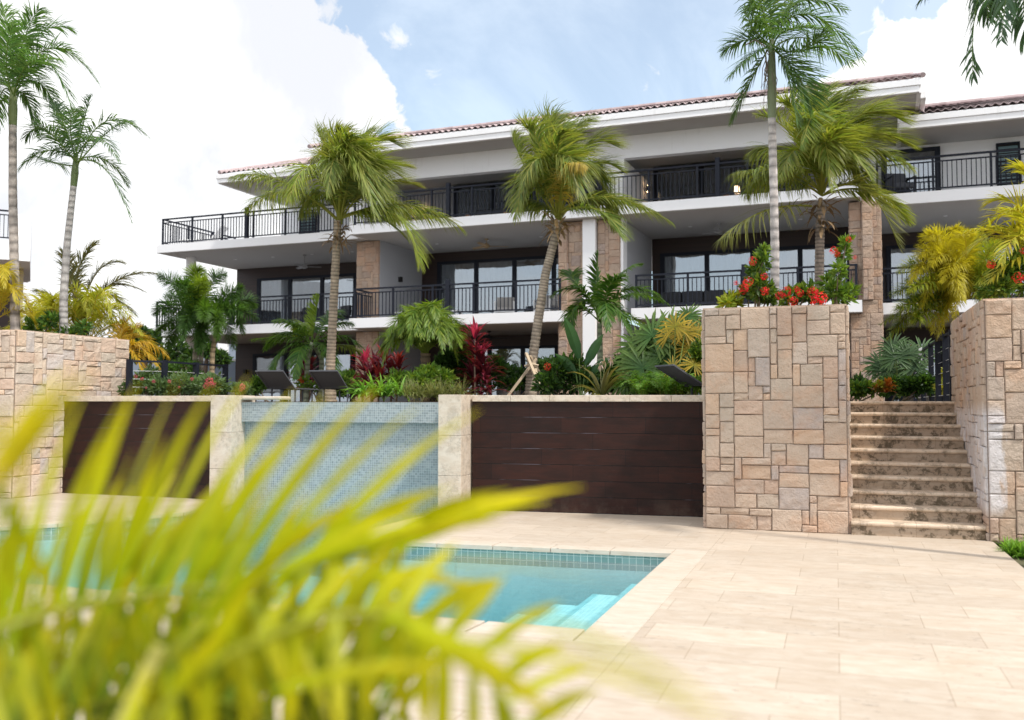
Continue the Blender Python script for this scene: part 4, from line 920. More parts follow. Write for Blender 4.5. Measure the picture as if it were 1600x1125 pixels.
palm(b12, 'low arching pygmy date palm between the two clumps of red cordyline', 'palm tree', crown_px((665, 556), D12, sp12, **p12), trunk([b12, W(664, 590, D12), W(665, 552, D12)], .07, .09, 10, (.18, .13, .08), .2), None, 'pygmy_palm')

# yellow areca clumps
ya = dict(L=.34, nl=40, width=.028, droop=.35, vee=25, col=(.38, .36, .03), tip=(.62, .48, .04), rach=.010, rcol=(.55, .42, .05), phi=(60, 25), cvar=.25)
def clump(base, label, D, c0, n, rx, ry, kw, name='areca_palm', group=None, dzr=.8, down=.3, up=1.):
    sp = []
    for i in range(n):
        a = np.pi*(i+.5)/n*1.15-.12*np.pi; l = RS.uniform(.7, 1.05); x = c0[0]-math.cos(a)*rx*l; y = c0[1]-max(math.sin(a), -.3)*ry*l*up
        sp.append(((c0[0]*.45+x*.55)+RS.uniform(-4, 4), min(c0[1], y)-ry*.22*RS.uniform(.6, 1.3), x, y+ry*down*RS.uniform(0, 1.2), RS.uniform(-dzr, dzr)))
    stems = MB()
    for i in range(6):
        q0 = base+np.array([RS.uniform(-.15, .15), RS.uniform(-.15, .15), 0]); stems.tube(np.array([q0, q0*.5+W(c0[0], c0[1], D)*.5+[RS.uniform(-.05, .05)]*3, W(c0[0]+RS.uniform(-5, 5), c0[1], D)]), [.022, .02, .014], 6, (.34, .32, .10))
    return palm(base, label, 'palm', crown_px(c0, D, sp, **kw), stems, group, name)
ob = drop(190, 18.6, 1.6)
def orange(mb):
    crown_px((188, 556), 18.6, [(222, 534, 262, 556, 0, dict(L=.42, wind=(.1, 0, -.7))), (215, 540, 250, 580, -.3), (212, 528, 236, 540, .4), (205, 545, 225, 585, -.4), (190, 520, 200, 500, .2), (200, 525, 216, 510, .3)], **dict(ya, L=.36, nl=46, width=.026, col=(.50, .36, .03), tip=(.60, .33, .04)))(mb)
palm(ob, 'yellow areca palm whose orange fronds hang past the end of the left stone wall', 'palm', orange, trunk([ob, W(189, 590, 18.6), W(188, 556, 18.6)], .05, .04, 10, (.32, .30, .12), .05), None, 'areca_palm')
clump(drop(140, 19.2, 1.6), 'yellow green areca palm rising behind the left stone wall', 19.2, (135, 545), 30, 100, 78, dict(ya, L=.34, nl=46, width=.024, col=(.32, .36, .03), tip=(.55, .46, .05)), down=.25)
clump(drop(70, 19.6, 1.6), 'lime yellow areca palm behind the left wall between the two slender trunks', 19.6, (75, 545), 22, 75, 60, dict(ya, L=.34, nl=44, width=.024, col=(.36, .38, .03)), down=.3)
clump(drop(-10, 16.9, 2.78), 'golden areca palm at the left edge beside the leftmost trunk', 16.9, (-8, 505), 14, 60, 70, dict(ya, L=.30, width=.024, col=(.42, .36, .03)), down=.3)
pl = dict(ya, L=.30, nl=150, plume=75, width=.016, seg=3, phi=(65, 40), col=(.44, .40, .03), tip=(.58, .50, .04))
D13 = 15.6
b13 = drop(1500, D13, 1.6)
sp13 = [(1470, 390, 1445, 370, 0), (1450, 415, 1405, 425, -.3, dict(pl, col=LIME)), (1470, 400, 1430, 400, .4), (1500, 385, 1490, 360, 0, dict(pl, plume=20)), (1475, 425, 1440, 480, -.5), (1500, 410, 1470, 440, -.9), (1510, 430, 1490, 500, -.6), (1485, 400, 1455, 415, -.8), (1520, 405, 1530, 365, .3, dict(pl, col=LIME)), (1450, 440, 1392, 462, .3, dict(pl, col=MID)), (1445, 465, 1390, 500, -.3, dict(pl, col=MID)), (1540, 410, 1565, 380, 0, dict(pl, col=LIME)), (1500, 440, 1470, 520, -.4), (1465, 410, 1425, 440, -.6), (1530, 430, 1550, 470, -.7, dict(pl, col=LIME)), (1480, 470, 1466, 528, 0), (1455, 480, 1425, 500, .3, dict(pl, col=MID)), (1490, 425, 1505, 470, -1.)]
sp13 += [(1540, 440, 1560, 455, -.5, dict(pl, col=LIME)), (1450, 470, 1400, 480, -.6, dict(pl, col=MID)), (1435, 480, 1398, 515, 0, dict(pl, col=MID)), (1530, 450, 1545, 480, -.8, dict(pl, col=LIME)), (1465, 440, 1420, 455, -.8, dict(pl, col=LIME))]
sp13 += [(x+RS.uniform(-12, 12), y+RS.uniform(-10, 8), tx+RS.uniform(-14, 14), ty+RS.uniform(-10, 14), RS.uniform(-.8, .8), *o) for (x, y, tx, ty, d_, *o) in sp13]
palm(b13, 'bushy golden yellow palm above the right stone wall by the steps', 'palm', crown_px((1512, 462), D13, sp13, **pl), None, None, 'areca_palm')
D14 = 13.2
b14 = drop(1640, D14, 2.7)
sp14 = [(1590, 360, 1500, 405, 0), (1600, 330, 1540, 320, .3), (1590, 375, 1512, 360, -.4), (1605, 400, 1545, 440, -.6), (1620, 300, 1590, 265, 0), (1680, 330, 1720, 300, 0), (1590, 340, 1530, 370, .8), (1600, 370, 1565, 410, -.9), (1610, 350, 1575, 330, -.5)]
palm(b14, 'yellow green feather palm leaning in at the right edge above the wall', 'palm', crown_px((1645, 440), D14, sp14, **dict(ya, L=.45, nl=44, width=.034, col=(.36, .38, .04))), None, None, 'areca_palm')

# ================================================================ SHRUBS AND FLOWERS
class Heads(MB):
    def __init__(s): super().__init__(); s.heads = []
def plant(px, D, z, label, cat, name, fn, group=None, mats=None):
    """fn(foliage mesh, flower mesh, base point)"""
    b = drop(px, D, z); e = empty(name, b, label, cat, group); m = MB(); f = Heads(); s = MB(); fn(m, f, s, b)
    if m.n: m.build('leaves', LEAF, e, loc=b)
    if f.n: f.build('flowers', PETAL, e, loc=b)
    for h in f.heads: h.build('flower_head', PETAL, e, loc=b)
    if s.n: s.build('stem', BARK, e, loc=b)
    return e
def stems(s, b, tips, r=.012, col=(.22, .17, .10)):
    for t in tips: t = np.array(t); s.tube(np.array([b, (b+t)/2+[RS.uniform(-.04, .04), 0, .03], t]), [r*1.4, r, r*.5], 5, col)
RED = (.70, .015, .02); PINK = (.62, .10, .16)
def ixora(clumps, flowers, D, col=GREEN, col2=LIME, size=.11, n=260, frad=.06, fcol=RED):
    def fn(m, f, s, b):
        for (x, y, rx, rz, *o) in clumps:
            c = W(x, y, D+RS.uniform(-.2, .2)); k = D/F; leafcloud(m, c, (rx*k, rx*k*.8, rz*k), int(n*rx*rz/500)+30, size, col, col2, shell=.1)
            s.tube(np.array([b+[RS.uniform(-.1, .1), 0, 0], (b+c)/2+[RS.uniform(-.05, .05), 0, 0], c]), [.015, .012, .006], 5, (.2, .15, .1))
        for (x, y, r, *o) in flowers: flowerball(f, W(x, y, D-.35-(o[0] if o else 0)), r*D/F, np.array(fcol)*RS.uniform(.8, 1.2), 80)
    return fn
plant(1180, 13., 2.7, 'red flowered shrub left of the slender trunk on the stone planter', 'flowering shrub', 'flowering_shrub', ixora([(1185, 448, 20, 20), (1180, 425, 12, 14), (1192, 408, 12, 14), (1170, 455, 14, 14), (1200, 460, 16, 18), (1193, 392, 7, 8)], [(1162, 452, 8), (1169, 440, 8), (1176, 408, 7), (1195, 455, 7), (1194, 432, 6), (1150, 442, 4)], 13.))
plant(1240, 12.9, 2.7, 'red flowered shrub between the slender trunk and the coconut trunk on the planter', 'flowering shrub', 'flowering_shrub', ixora([(1238, 462, 18, 14), (1260, 458, 18, 14), (1228, 468, 10, 10), (1275, 462, 12, 12)], [(1228, 456, 9), (1239, 471, 8), (1250, 458, 6), (1270, 457, 9, .1), (1280, 468, 13, .2), (1218, 462, 7), (1245, 452, 5)], 12.9))
plant(1305, 13.2, 2.7, 'taller shrub with lone pink red blooms at the right end of the stone planter', 'flowering shrub', 'flowering_shrub', ixora([(1303, 455, 20, 18), (1318, 462, 16, 14), (1310, 425, 9, 14), (1318, 395, 9, 14), (1322, 378, 5, 8), (1330, 455, 12, 10), (1292, 440, 8, 10)], [(1302, 391, 6), (1308, 397, 5), (1326, 374, 5), (1336, 402, 3)], 13.2, MID, LIME))
plant(1140, 13.1, 2.7, 'small lime green sprig at the left end of the stone planter', 'shrub', 'shrub', ixora([(1143, 468, 12, 9), (1136, 474, 9, 6), (1150, 474, 9, 6)], [], 13.1, LIME, YEL))
plant(1575, 12.9, 2.7, 'green shrub with red blooms at the right edge above the stone wall', 'flowering shrub', 'flowering_shrub', ixora([(1570, 425, 22, 28), (1592, 415, 18, 26), (1565, 450, 26, 16), (1545, 455, 22, 12), (1600, 445, 16, 20)], [(1591, 434, 9), (1549, 413, 7), (1598, 392, 5)], 12.9, MID, (.3, .33, .04)))
plant(1585, 10.25, -.05, 'tuft of fresh grass beside the deck at the right edge', 'grass tuft', 'grass_tuft', lambda m, f, s, b: [rosette(m, b+np.array([RS.uniform(-.12, .3), RS.uniform(-.4, .25), 0]), 60, .20, .016, (35, 85), .7, (.10, .26, .03), (.20, .36, .05)) for _ in range(16)])
# cordylines
def cordy(pts, D, cols, L=.42, wd=.07):
    def fn(m, f, s, b):
        for (x, y, kind) in pts:
            c = W(x, y, D+RS.uniform(-.3, .3)); s.tube(np.array([[c[0]+RS.uniform(-.06, .06), c[1], b[2]], (c+[c[0], c[1], b[2]])/2, c]), [.02, .016, .012], 6, (.2, .14, .1))
            col, tp = cols[kind]
            for j in range(3): rosette(m, c-np.array([0, 0, j*.14]), 12, L*(1+.1*j), wd, (10+20*(2-j), 60+12*(2-j)), .6, col if j == 0 else cols[1][0], tp if j == 0 else cols[1][1], seg=5)
            if kind == 0: rosette(m, c, 9, L*.8, wd, (60, 88), .15, (.48, .03, .09), (.62, .07, .16))
    return fn
CC = [((.26, .025, .06), (.42, .04, .10)), ((.09, .014, .025), (.16, .02, .04)), ((.30, .03, .04), (.35, .05, .05))]
plant(590, 18., 1.6, 'left clump of dark red cordyline with pink tips beside the pygmy palm', 'cordyline', 'cordyline', cordy([(570, 570, 0), (585, 575, 1), (600, 570, 0), (578, 590, 1), (612, 585, 1), (592, 598, 2), (622, 575, 2)], 18., CC), 'red leaved cordylines')
plant(748, 16.6, 1.6, 'tall cordyline with vivid pink top right of the pygmy palm', 'cordyline', 'cordyline', cordy([(742, 530, 0), (752, 560, 0), (745, 575, 2), (738, 590, 1), (760, 588, 1)], 16.6, CC), 'red leaved cordylines')
plant(478, 20., 1.6, 'low dark red cordyline behind the left loungers', 'cordyline', 'cordyline', cordy([(470, 578, 1), (486, 574, 1), (478, 590, 1)], 20., CC, .36), 'red leaved cordylines')
def fanplant(pts, D, col, tip, rad=.42, n=26):
    def fn(m, f, s, b):
        for (x, y, *o) in pts:
            c = W(x, y, D+RS.uniform(-.4, .4)); u = norm(c-(b+np.array([0, 0, .2]))); s.tube(np.array([b+[0, 0, .1], (b+c)/2, c]), [.012, .010, .008], 5, (.2, .26, .06))
            fan(m, c, norm(np.array([u[0]*.4+RS.uniform(-.3, .3), -1, .55])), u+np.array([0, 0, .5]), (o[0] if o else rad), col, tip, n)
    return fn
plant(1035, 16.4, 1.6, 'large blue green fan palm left of the stone planter', 'fan palm', 'fan_palm', fanplant([(1000, 545), (1020, 525), (1045, 520), (1065, 545), (1005, 575), (1035, 560), (1070, 575), (985, 565, .45), (1050, 585), (1080, 525, .5), (1020, 590), (1075, 495, .35), (995, 560), (1030, 540), (1055, 555), (1085, 560), (980, 590), (1010, 560), (1060, 530), (1090, 590), (1040, 600)], 16.4, (.05, .14, .035), (.16, .24, .06), .62, 30), 'fan palms')
plant(1052, 15.6, 1.6, 'yellow orange centred fan palm in front of the blue green one', 'fan palm', 'fan_palm', fanplant([(1055, 510, .38), (1070, 520, .36), (1045, 525, .36), (1078, 545, .36), (1090, 520, .38), (1085, 570, .3), (1052, 575, .26)], 15.6, (.30, .28, .03), (.52, .33, .04), .34, 18), 'fan palms')
plant(1405, 18.5, 1.6, 'dark fan palm behind the black fence at the top of the stairs', 'fan palm', 'fan_palm', fanplant([(1385, 580), (1400, 560), (1420, 555), (1395, 545), (1430, 575), (1375, 570), (1410, 590), (1440, 550)], 18.5, (.035, .085, .03), (.08, .14, .05), .46), 'fan palms')
def ferns(x0, x1, y0, y1, D, n, col, tip, L=.45):
    def fn(m, f, s, b):
        for i in range(n):
            c = W(RS.uniform(x0, x1), RS.uniform((y0+y1)/2, y1), D+RS.uniform(-.5, .5)); c[2] = max(c[2]-.2, b[2])
            for j in range(7):
                a = RS.uniform(0, 2*np.pi); h = RS.uniform(.3, .6)*L*1.3; frond(m, [c, c+[math.cos(a)*L*.4, math.sin(a)*L*.4, h], c+[math.cos(a)*L, math.sin(a)*L, h*.75]], L=.11, nl=20, width=.022, seg=2, droop=.3, col=col, tip=tip, rach=.004, phi=(75, 50))
    return fn
plant(1040, 15., 1.6, 'mass of light green ferns behind the right plank wall coping', 'fern', 'fern_clump', ferns(985, 1095, 570, 612, 15., 22, (.10, .24, .03), (.22, .36, .05)))
plant(610, 15.2, 1.6, 'lily like strap leaved clump left of the pygmy palm base', 'lily plant', 'lily_clump', lambda m, f, s, b: [rosette(m, W(x, 620, 15.2), 22, .42, .045, (25, 80), .7, (.10, .26, .03), (.18, .34, .05)) for x in (565, 585, 605, 625, 572, 598)])
plant(675, 15.0, 1.6, 'wispy olive grass tufts right of the strap leaved lilies', 'ornamental grass', 'ornamental_grass', lambda m, f, s, b: [rosette(m, W(x, 622, 15.), 70, .38, .010, (30, 85), .8, (.13, .17, .06), (.24, .24, .10), seg=4) for x in (635, 655, 672, 690, 708, 722, 645, 680)])
plant(720, 18.2, 1.6, 'dark leafy shrub with orange bloom left of the timber props', 'shrub', 'shrub', ixora([(770, 592, 26, 20), (745, 600, 22, 16), (800, 600, 20, 14), (722, 596, 16, 14)], [(728, 592, 5), (735, 598, 4)], 18.2, DARK, MID, .10, 300, fcol=(.6, .16, .02)))
plant(880, 16., 1.6, 'dark hibiscus shrub with one red flower right of the leaning trunk', 'hibiscus', 'hibiscus_shrub', ixora([(870, 580, 30, 26), (895, 575, 26, 26), (855, 600, 24, 18), (890, 600, 30, 18), (915, 590, 18, 20)], [(855, 573, 6)], 16., DARK, MID, .12, 320))
def bop(m, f, s, b):
    for (x, y, tx, ty, L, w_) in ((905, 560, 893, 520, .75, .2), (915, 570, 930, 538, .6, .17), (900, 585, 880, 560, .5, .16), (922, 585, 945, 560, .45, .15)):
        p = W(x, y, 15.8); t = W(tx, ty, 15.8); s.tube(np.array([b, (b+p)/2, p]), .012, 5, (.12, .2, .05)); blade(m, p, t-p, L, w_, .15, (.03, .09, .03), (.06, .14, .04), 7, norm(np.cross(t-p, [0, 1., 0])), .3)
plant(908, 15.8, 1.6, 'broad dark paddle leaves of a bird of paradise before the white pilaster', 'bird of paradise plant', 'paddle_leaf_plant', bop)
def crin(m, f, s, b):
    for i in range(26):
        a = RS.uniform(0, np.pi*2); e_ = R(RS.uniform(25, 85)); blade(m, b+[0, 0, .02], (math.cos(a)*math.cos(e_), math.sin(a)*math.cos(e_), math.sin(e_)), RS.uniform(.5, .85), .07, .7, (.13, .15, .05), (.22, .18, .07), 6)
    for (x, y) in ((945, 565), (955, 562), (938, 570)):
        c = W(x, y, 14.9); s.tube(np.array([b, (b+c)/2, c]), .008, 5, (.2, .2, .08))
        for i in range(9): u = norm(RS.normal(size=3)); blade(f, c, u, .12, .016, .8, (.65, .42, .40), (.75, .6, .58), 4)
plant(940, 14.9, 1.6, 'crinum lily with bronze strap leaves and spidery pale flowers', 'lily plant', 'crinum_lily', crin)
for (px_, D_, lab, cl, flw) in ((230, 17.5, 'oleander bush with pink flowers behind the first cable fence bay', [(225, 600, 30, 22), (250, 605, 26, 18), (205, 610, 22, 16), (238, 585, 16, 12)], [(212, 588, 3), (222, 592, 3), (240, 596, 3), (228, 606, 2)]),
    (290, 17.5, 'oleander bush with pale pink flowers behind the middle cable fence bay', [(285, 600, 30, 20), (310, 604, 24, 16), (268, 606, 20, 14)], [(265, 596, 3), (300, 592, 3), (280, 605, 2)]),
    (335, 17.2, 'oleander bush with large pink clusters behind the last cable fence bay', [(330, 600, 22, 18), (345, 606, 20, 14)], [(327, 596, 7), (322, 603, 5), (333, 601, 5)]),
    (378, 16.8, 'small pink flowered sprig right of the cable fence', [(372, 607, 12, 9), (385, 609, 10, 8)], [(379, 604, 5), (377, 609, 3)])):
    plant(px_, D_, 1.6, lab, 'oleander', 'oleander', ixora(cl, flw, D_, (.10, .17, .07), (.16, .24, .09), .10, 420, fcol=PINK), 'oleander bushes')
plant(500, 19., 1.6, 'low leafy shrub with a red bloom between the two left loungers', 'shrub', 'shrub', ixora([(475, 598, 14, 12), (490, 605, 14, 9), (540, 600, 18, 12)], [(468, 592, 4), (472, 596, 3)], 19., MID, LIME, .09, 300))
plant(1345, 16.4, 1.6, 'low green leafy bed plant at the top left of the stairs', 'shrub', 'shrub', ixora([(1345, 606, 20, 12), (1370, 608, 18, 10), (1335, 612, 12, 8)], [], 16.4, (.06, .15, .03), LIME, .12, 400))
def crot(m, f, s, b):
    for i in range(9): rosette(m, W(1376+RS.uniform(-14, 14), 606+RS.uniform(-8, 8), 16.), 14, .18, .05, (10, 80), .4, [(.45, .10, .03), (.50, .38, .04), (.12, .20, .03)][i % 3], [(.5, .2, .03), (.2, .25, .03), (.45, .1, .03)][i % 3])
plant(1376, 16., 1.6, 'croton with red and yellow leaves at the top of the stairs', 'croton', 'croton', crot)
plant(1478, 16.2, 1.6, 'pale yellow leaved shrub behind the black fence by the right wall', 'shrub', 'shrub', ixora([(1478, 590, 9, 16), (1474, 608, 10, 10)], [], 16.2, (.55, .52, .10), (.3, .36, .05), .12, 500))
plant(60, 17.2, 2.78, 'leafy green bush between the two slender trunks on the left wall', 'shrub', 'shrub', ixora([(55, 512, 18, 14), (80, 500, 14, 14), (105, 522, 20, 10), (130, 512, 12, 12)], [], 17.2, MID, DARK, .12, 300))
# background trees
def bgtree(px, D, label, clumps, col, size=.16, n=500):
    def fn(m, f, s, b):
        k = D/F
        for (x, y, rx, rz) in clumps:
            c = W(x, y, D+RS.uniform(-.6, .6)); leafcloud(m, c, (rx*k, rx*k, rz*k), n, size, col, MID, shell=.2)
            s.tube(np.array([b, (b+c)/2+[RS.uniform(-.2, .2)]*3, c]), [.14, .09, .03], 6, (.16, .12, .09))
    e = plant(px, D, 1.6, label, 'tree', 'broadleaf_tree', fn)
bgtree(225, 34, 'dark rounded tree far behind the left areca palm', [(205, 530, 16, 12), (222, 524, 16, 12), (238, 532, 14, 12), (215, 550, 24, 16), (240, 552, 18, 14)], (.03, .065, .03), .22, 420)
bgtree(290, 30, 'dark open tree behind the round column and its shrubs', [(275, 545, 16, 20), (262, 565, 12, 18), (295, 560, 16, 16), (345, 560, 14, 12), (325, 548, 12, 12)], (.03, .07, .025), .18, 360)
bgtree(280, 20, 'mid green shrub tree behind the cable fence posts', [(285, 575, 26, 14), (300, 590, 20, 12), (262, 588, 14, 10)], (.06, .13, .03), .12, 420)

# low planting along the coping of the terrace bed
for i, (x, D, lab, cl, col, c2, sz) in enumerate((
    (552, 21.6, 'low glossy green shrub between the coconut trunk and the left cordyline', [(545, 596, 20, 20), (560, 606, 22, 14), (535, 610, 18, 10)], GREEN, MID, .12),
    (640, 16.2, 'mid green leafy mound at the foot of the pygmy date palm', [(625, 596, 24, 18), (655, 598, 26, 20), (690, 594, 22, 18), (670, 585, 22, 16)], MID, LIME, .10),
    (700, 17.8, 'dark green shrub behind the pink topped cordyline', [(700, 570, 24, 24), (722, 560, 20, 22), (715, 590, 26, 20), (775, 575, 18, 22)], DARK, GREEN, .12),
    (805, 18.6, 'dark shrub behind the timber props of the leaning trunk', [(790, 585, 20, 18), (815, 592, 18, 18), (850, 580, 20, 24)], DARK, GREEN, .12),
    (960, 17.2, 'dark leafy undergrowth below the green feather palm', [(950, 590, 24, 24), (975, 580, 24, 26), (925, 596, 18, 18), (985, 600, 22, 16)], DARK, MID, .13),
    (1085, 15.6, 'leafy undergrowth between the fan palms and the stone planter', [(1080, 595, 22, 22), (1060, 600, 22, 16), (1092, 560, 12, 30)], GREEN, LIME, .12),
    (415, 18.4, 'dark shrub left of the first grey lounger', [(405, 600, 14, 14), (395, 607, 12, 10)], GREEN, MID, .10),
    (1400, 17.2, 'leafy green shrub below the dark fan palm at the stair head', [(1395, 602, 20, 14), (1420, 604, 20, 14), (1445, 600, 18, 16), (1465, 604, 14, 14)], DARK, MID, .12),
    (1335, 19.5, 'dark shrub at the foot of the right stone column', [(1340, 600, 14, 12), (1330, 606, 12, 10)], DARK, GREEN, .12))):
    plant(x, D, 1.6, lab, 'shrub', 'shrub', ixora(cl, [], D, col, c2, sz, 900))
# ================================================================ FENCES AND FURNITURE
def cable_fence(pts, posts, label, ztop, zb, wide=.06, cables=4, plate=None):
    """posts joined by a flat top rail and thin cables, in world space"""
    b = np.array([*posts[0], zb]); e = empty('cable_fence', b, label, 'fence')
    m = MB()
    for i in range(len(posts)-1): m.bar((*posts[i], ztop), (*posts[i+1], ztop), .05, .035)
    m.build('top_rail', DARKMETAL, e, loc=b)
    c = MB()
    for i in range(len(posts)-1):
        for k in range(cables):
            z = zb+.12+(ztop-zb-.15)*k/cables; c.tube(np.array([(*posts[i], z), (*posts[i+1], z)]), .004, 4)
    c.build('cables', WHITEMET, e, loc=b)
    for p in posts: q_ = MB(); q_.box(p[0]-wide/2, p[0]+wide/2, p[1]-wide/2, p[1]+wide/2, zb, ztop+.03); q_.build('post', DARKMETAL, e, loc=b)
    if plate is not None: q_ = MB(); q_.box(plate[0]-.03, plate[0]+.03, plate[1]-.06, plate[1]-.045, ztop-.42, ztop+.06); q_.build('white_plate', WHITEMET, e, loc=b)
    return e
fp = [tuple(W(x, 590, D)[:2]) for x, D in ((202, 17.3), (257, 17.6), (306, 18.5), (352, 19.4))]
cable_fence(None, fp, 'black cable fence on posts above the left plank wall', 2.35, 1.6, .085)
cable_fence(None, [(1.66, 15.4), (1.66, 16.3), (1.66, 17.5), (1.66, 18.7), (1.66, 20.4), (1.66, 22.4)], 'black cable fence at the head of the stairs beside the right stone wall', 2.66, 1.6, .085, 5, plate=(1.60, 20.2))
def lounger(name, base, rz, label, group, fabric=MESHF, frame=WHITEMET, back=52):
    e = empty(name, base, label, 'sun lounger', group, rz)
    f = MB()
    for sx in (-.31, .31):
        f.bar((sx, -1.25, .33), (sx, .0, .33), .04, .03); f.bar((sx, 0, .33), (sx, .72*math.cos(R(back)), .33+.72*math.sin(R(back))), .035, .03)
    f.bar((-.31, -1.25, .33), (.31, -1.25, .33), .04, .03); f.bar((-.31, .72*math.cos(R(back)), .33+.72*math.sin(R(back))), (.31, .72*math.cos(R(back)), .33+.72*math.sin(R(back))), .035, .03)
    f.build('frame', frame, e)
    s = MB(); s.box(-.29, .29, -1.23, -.01, .335, .347); s.build('seat', fabric, e)
    b = MB(); c_, s_ = math.cos(R(back)), math.sin(R(back)); b.add([(x, y*c_-t*s_, .335+y*s_+t*c_) for x in (-.29, .29) for y in (.01, .71) for t in (0, .012)], [(0, 1, 3, 2), (4, 6, 7, 5), (0, 4, 5, 1), (2, 3, 7, 6), (0, 2, 6, 4), (1, 5, 7, 3)]); b.build('backrest', fabric, e)
    for sx in (-.28, .28):
        for y in (-1.0, -.1): l = MB(); l.bar((sx, y, 0), (sx, y, .32), .03); l.build('leg', frame, e)
    return e
for (x, D, rz, lab) in ((440, 17.0, 3.3, 'grey sling lounger at the left, its raised back towards the pool'), (522, 16.9, 3.3, 'grey sling lounger nearer the coconut trunk, raised back towards the pool'), (1086, 14.2, 2.3, 'dark sling lounger half hidden by the stone planter')):
    p = drop(x, D, 1.6); lounger('sun_lounger', p, rz, lab, 'sun loungers on the terrace', MESHF, MESHF, 34).scale = (.80, .9, .74)
# upper floor terrace lounger
lounger('sun_lounger', bw(-11.6, 2.3, 7.5), RB-1.3, 'pale sun lounger on the open top balcony at the far left', None, simple('pale_sling', (.5, .5, .5)), WHITEMET, 50)
def fan_(a, b, z, drop_, label, mt, blades=3, r=.62):
    p = bw(a, b, z); e = empty('ceiling_fan', p, label, 'ceiling fan', 'ceiling fans under the balconies')
    m = MB(); m.tube([(0, 0, 0), (0, 0, -.05), (0, 0, -.06)], [.07, .06, .015], 12); m.tube([(0, 0, -.05), (0, 0, -drop_)], .014, 8); m.build('rod', mt, e)
    m = MB(); m.tube([(0, 0, -drop_+.06), (0, 0, -drop_), (0, 0, -drop_-.07), (0, 0, -drop_-.11)], [.04, .11, .12, .05], 16); m.build('motor', mt, e)
    for k in range(blades):
        an = k*2*math.pi/blades+.5; c, s = math.cos(an), math.sin(an); q_ = MB(); V = []
        for (u, hw) in ((.1, .03), (.25, .06), (.45, .07), (r, .05)):
            for sg in (-1, 1): 
                for t in (0, -.008): V.append((c*u-s*hw*sg, s*u+c*hw*sg, -drop_-.03+t+.018*sg))
        fs = []
        for i in range(3): o = 4*i; fs += [(o, o+4, o+6, o+2), (o+1, o+3, o+7, o+5), (o, o+1, o+5, o+4), (o+2, o+6, o+7, o+3)]
        fs += [(0, 2, 3, 1), (12, 13, 15, 14)]; q_.add(V, fs); q_.build('blade', mt, e)
    return e
GREYFAN = simple('grey_fan', (.30, .30, .31), .4); WOODFAN = simple('tan_fan', (.42, .30, .17), .5)
fan_(-7.95, 3.0, 7.19, .42, 'pale grey ceiling fan over the left second floor balcony', GREYFAN)
fan_(-.22, 2.3, 7.19, .22, 'tan wooden bladed ceiling fan over the middle balcony', WOODFAN, r=.75)
fan_(7.55, 2.4, 7.19, .22, 'pale ceiling fan over the right balcony behind a palm frond', GREYFAN)
fan_(7.85, 2.4, 9.66, .12, 'black ceiling fan on the top floor right of the white pier', BLACKFURN)
fan_(-.2, 2.5, 4.065, .2, 'dark ceiling fan over the ground floor patio', BLACKFURN)
def armchair(a, b, z, rz, label, frame, cloth, group='balcony armchairs'):
    e = empty('armchair', bw(a, b, z), label, 'chair', group, RB+rz); f = MB()
    for sx in (-.32, .32):
        f.bar((sx, -.3, 0), (sx, -.3, .62), .045); f.bar((sx, .32, 0), (sx, .36, .80), .045); f.bar((sx, -.32, .62), (sx, .34, .62), .05, .03)
    f.bar((-.32, -.3, .28), (.32, -.3, .28), .04); f.bar((-.32, .36, .79), (.32, .36, .79), .04); f.build('frame', frame, e)
    s = MB(); s.box(-.29, .29, -.29, .31, .30, .44); s.build('seat', cloth, e, bevel=.03); s = MB(); s.box(-.29, .29, .22, .335, .445, .83); s.build('backrest', cloth, e, bevel=.03); return e
armchair(.35, 2.6, 4.4, .3, 'white framed armchair with grey cushion, left of two by the middle glass doors', WHITEMET, CUSHION)
armchair(1.9, 2.5, 4.4, -.3, 'white framed armchair with grey cushion, right of two beside the leaning trunk', WHITEMET, CUSHION)
armchair(-7.8, 3.2, 4.4, .5, 'black wicker armchair on the left second floor balcony, left of the trunk', BLACKFURN, BLACKFURN)
armchair(-6.4, 3.0, 4.4, -.4, 'black wicker armchair on the left second floor balcony, right of the trunk', BLACKFURN, BLACKFURN)
armchair(12.75, 2.2, 7.47, .4, 'dark sling armchair on the right wing top balcony', BLACKFURN, MESHF)
def lowtable(a, b, z, w_, d_, h, label, top, name='coffee_table'):
    e = empty(name, bw(a, b, z), label, 'table', None, RB); m = MB(); m.box(-w_/2, w_/2, -d_/2, d_/2, h-.04, h); m.build('table_top', top, e)
    for sx in (-1, 1):
        for sy in (-1, 1): l = MB(); l.box(sx*(w_/2-.04)-.02, sx*(w_/2-.04)+.02, sy*(d_/2-.04)-.02, sy*(d_/2-.04)+.02, 0, h-.041); l.build('leg', top, e)
    return e
lowtable(-2.9, 1.9, 4.4, .9, .5, .34, 'low white table on the middle balcony before the dark wall', WHITEMET)
lowtable(-1.6, 2.0, 4.4, 1.1, .5, .34, 'low white bench table on the middle balcony behind the newel', WHITEMET)
def sofa(a, b, z, L, label, fr, cl, rz=0):
    e = empty('sofa', bw(a, b, z), label, 'sofa', None, RB+rz); m = MB(); m.box(-L/2, L/2, -.4, .4, .08, .26); m.box(-L/2, L/2, .30, .4, .261, .72)
    for s in (-1, 1): m.box(s*L/2-.05, s*L/2+.05, -.4, .4, .0, .55)
    m.build('frame', fr, e); n = max(1, round(L/.7))
    for i in range(n):
        x0 = -L/2+.06+(L-.12)*i/n; x1 = -L/2+.06+(L-.12)*(i+1)/n-.01; c = MB(); c.box(x0, x1, -.38, .28, .262, .40); c.build('seat_cushion', cl, e, bevel=.03); c = MB(); c.box(x0, x1, .14, .295, .402, .80); c.build('back_cushion', cl, e, bevel=.04)
sofa(7.0, 2.8, 7.5, 1.5, 'teak sofa with dark cushions on the top balcony, left of the lit lamp', WOODFURN, BLACKFURN)
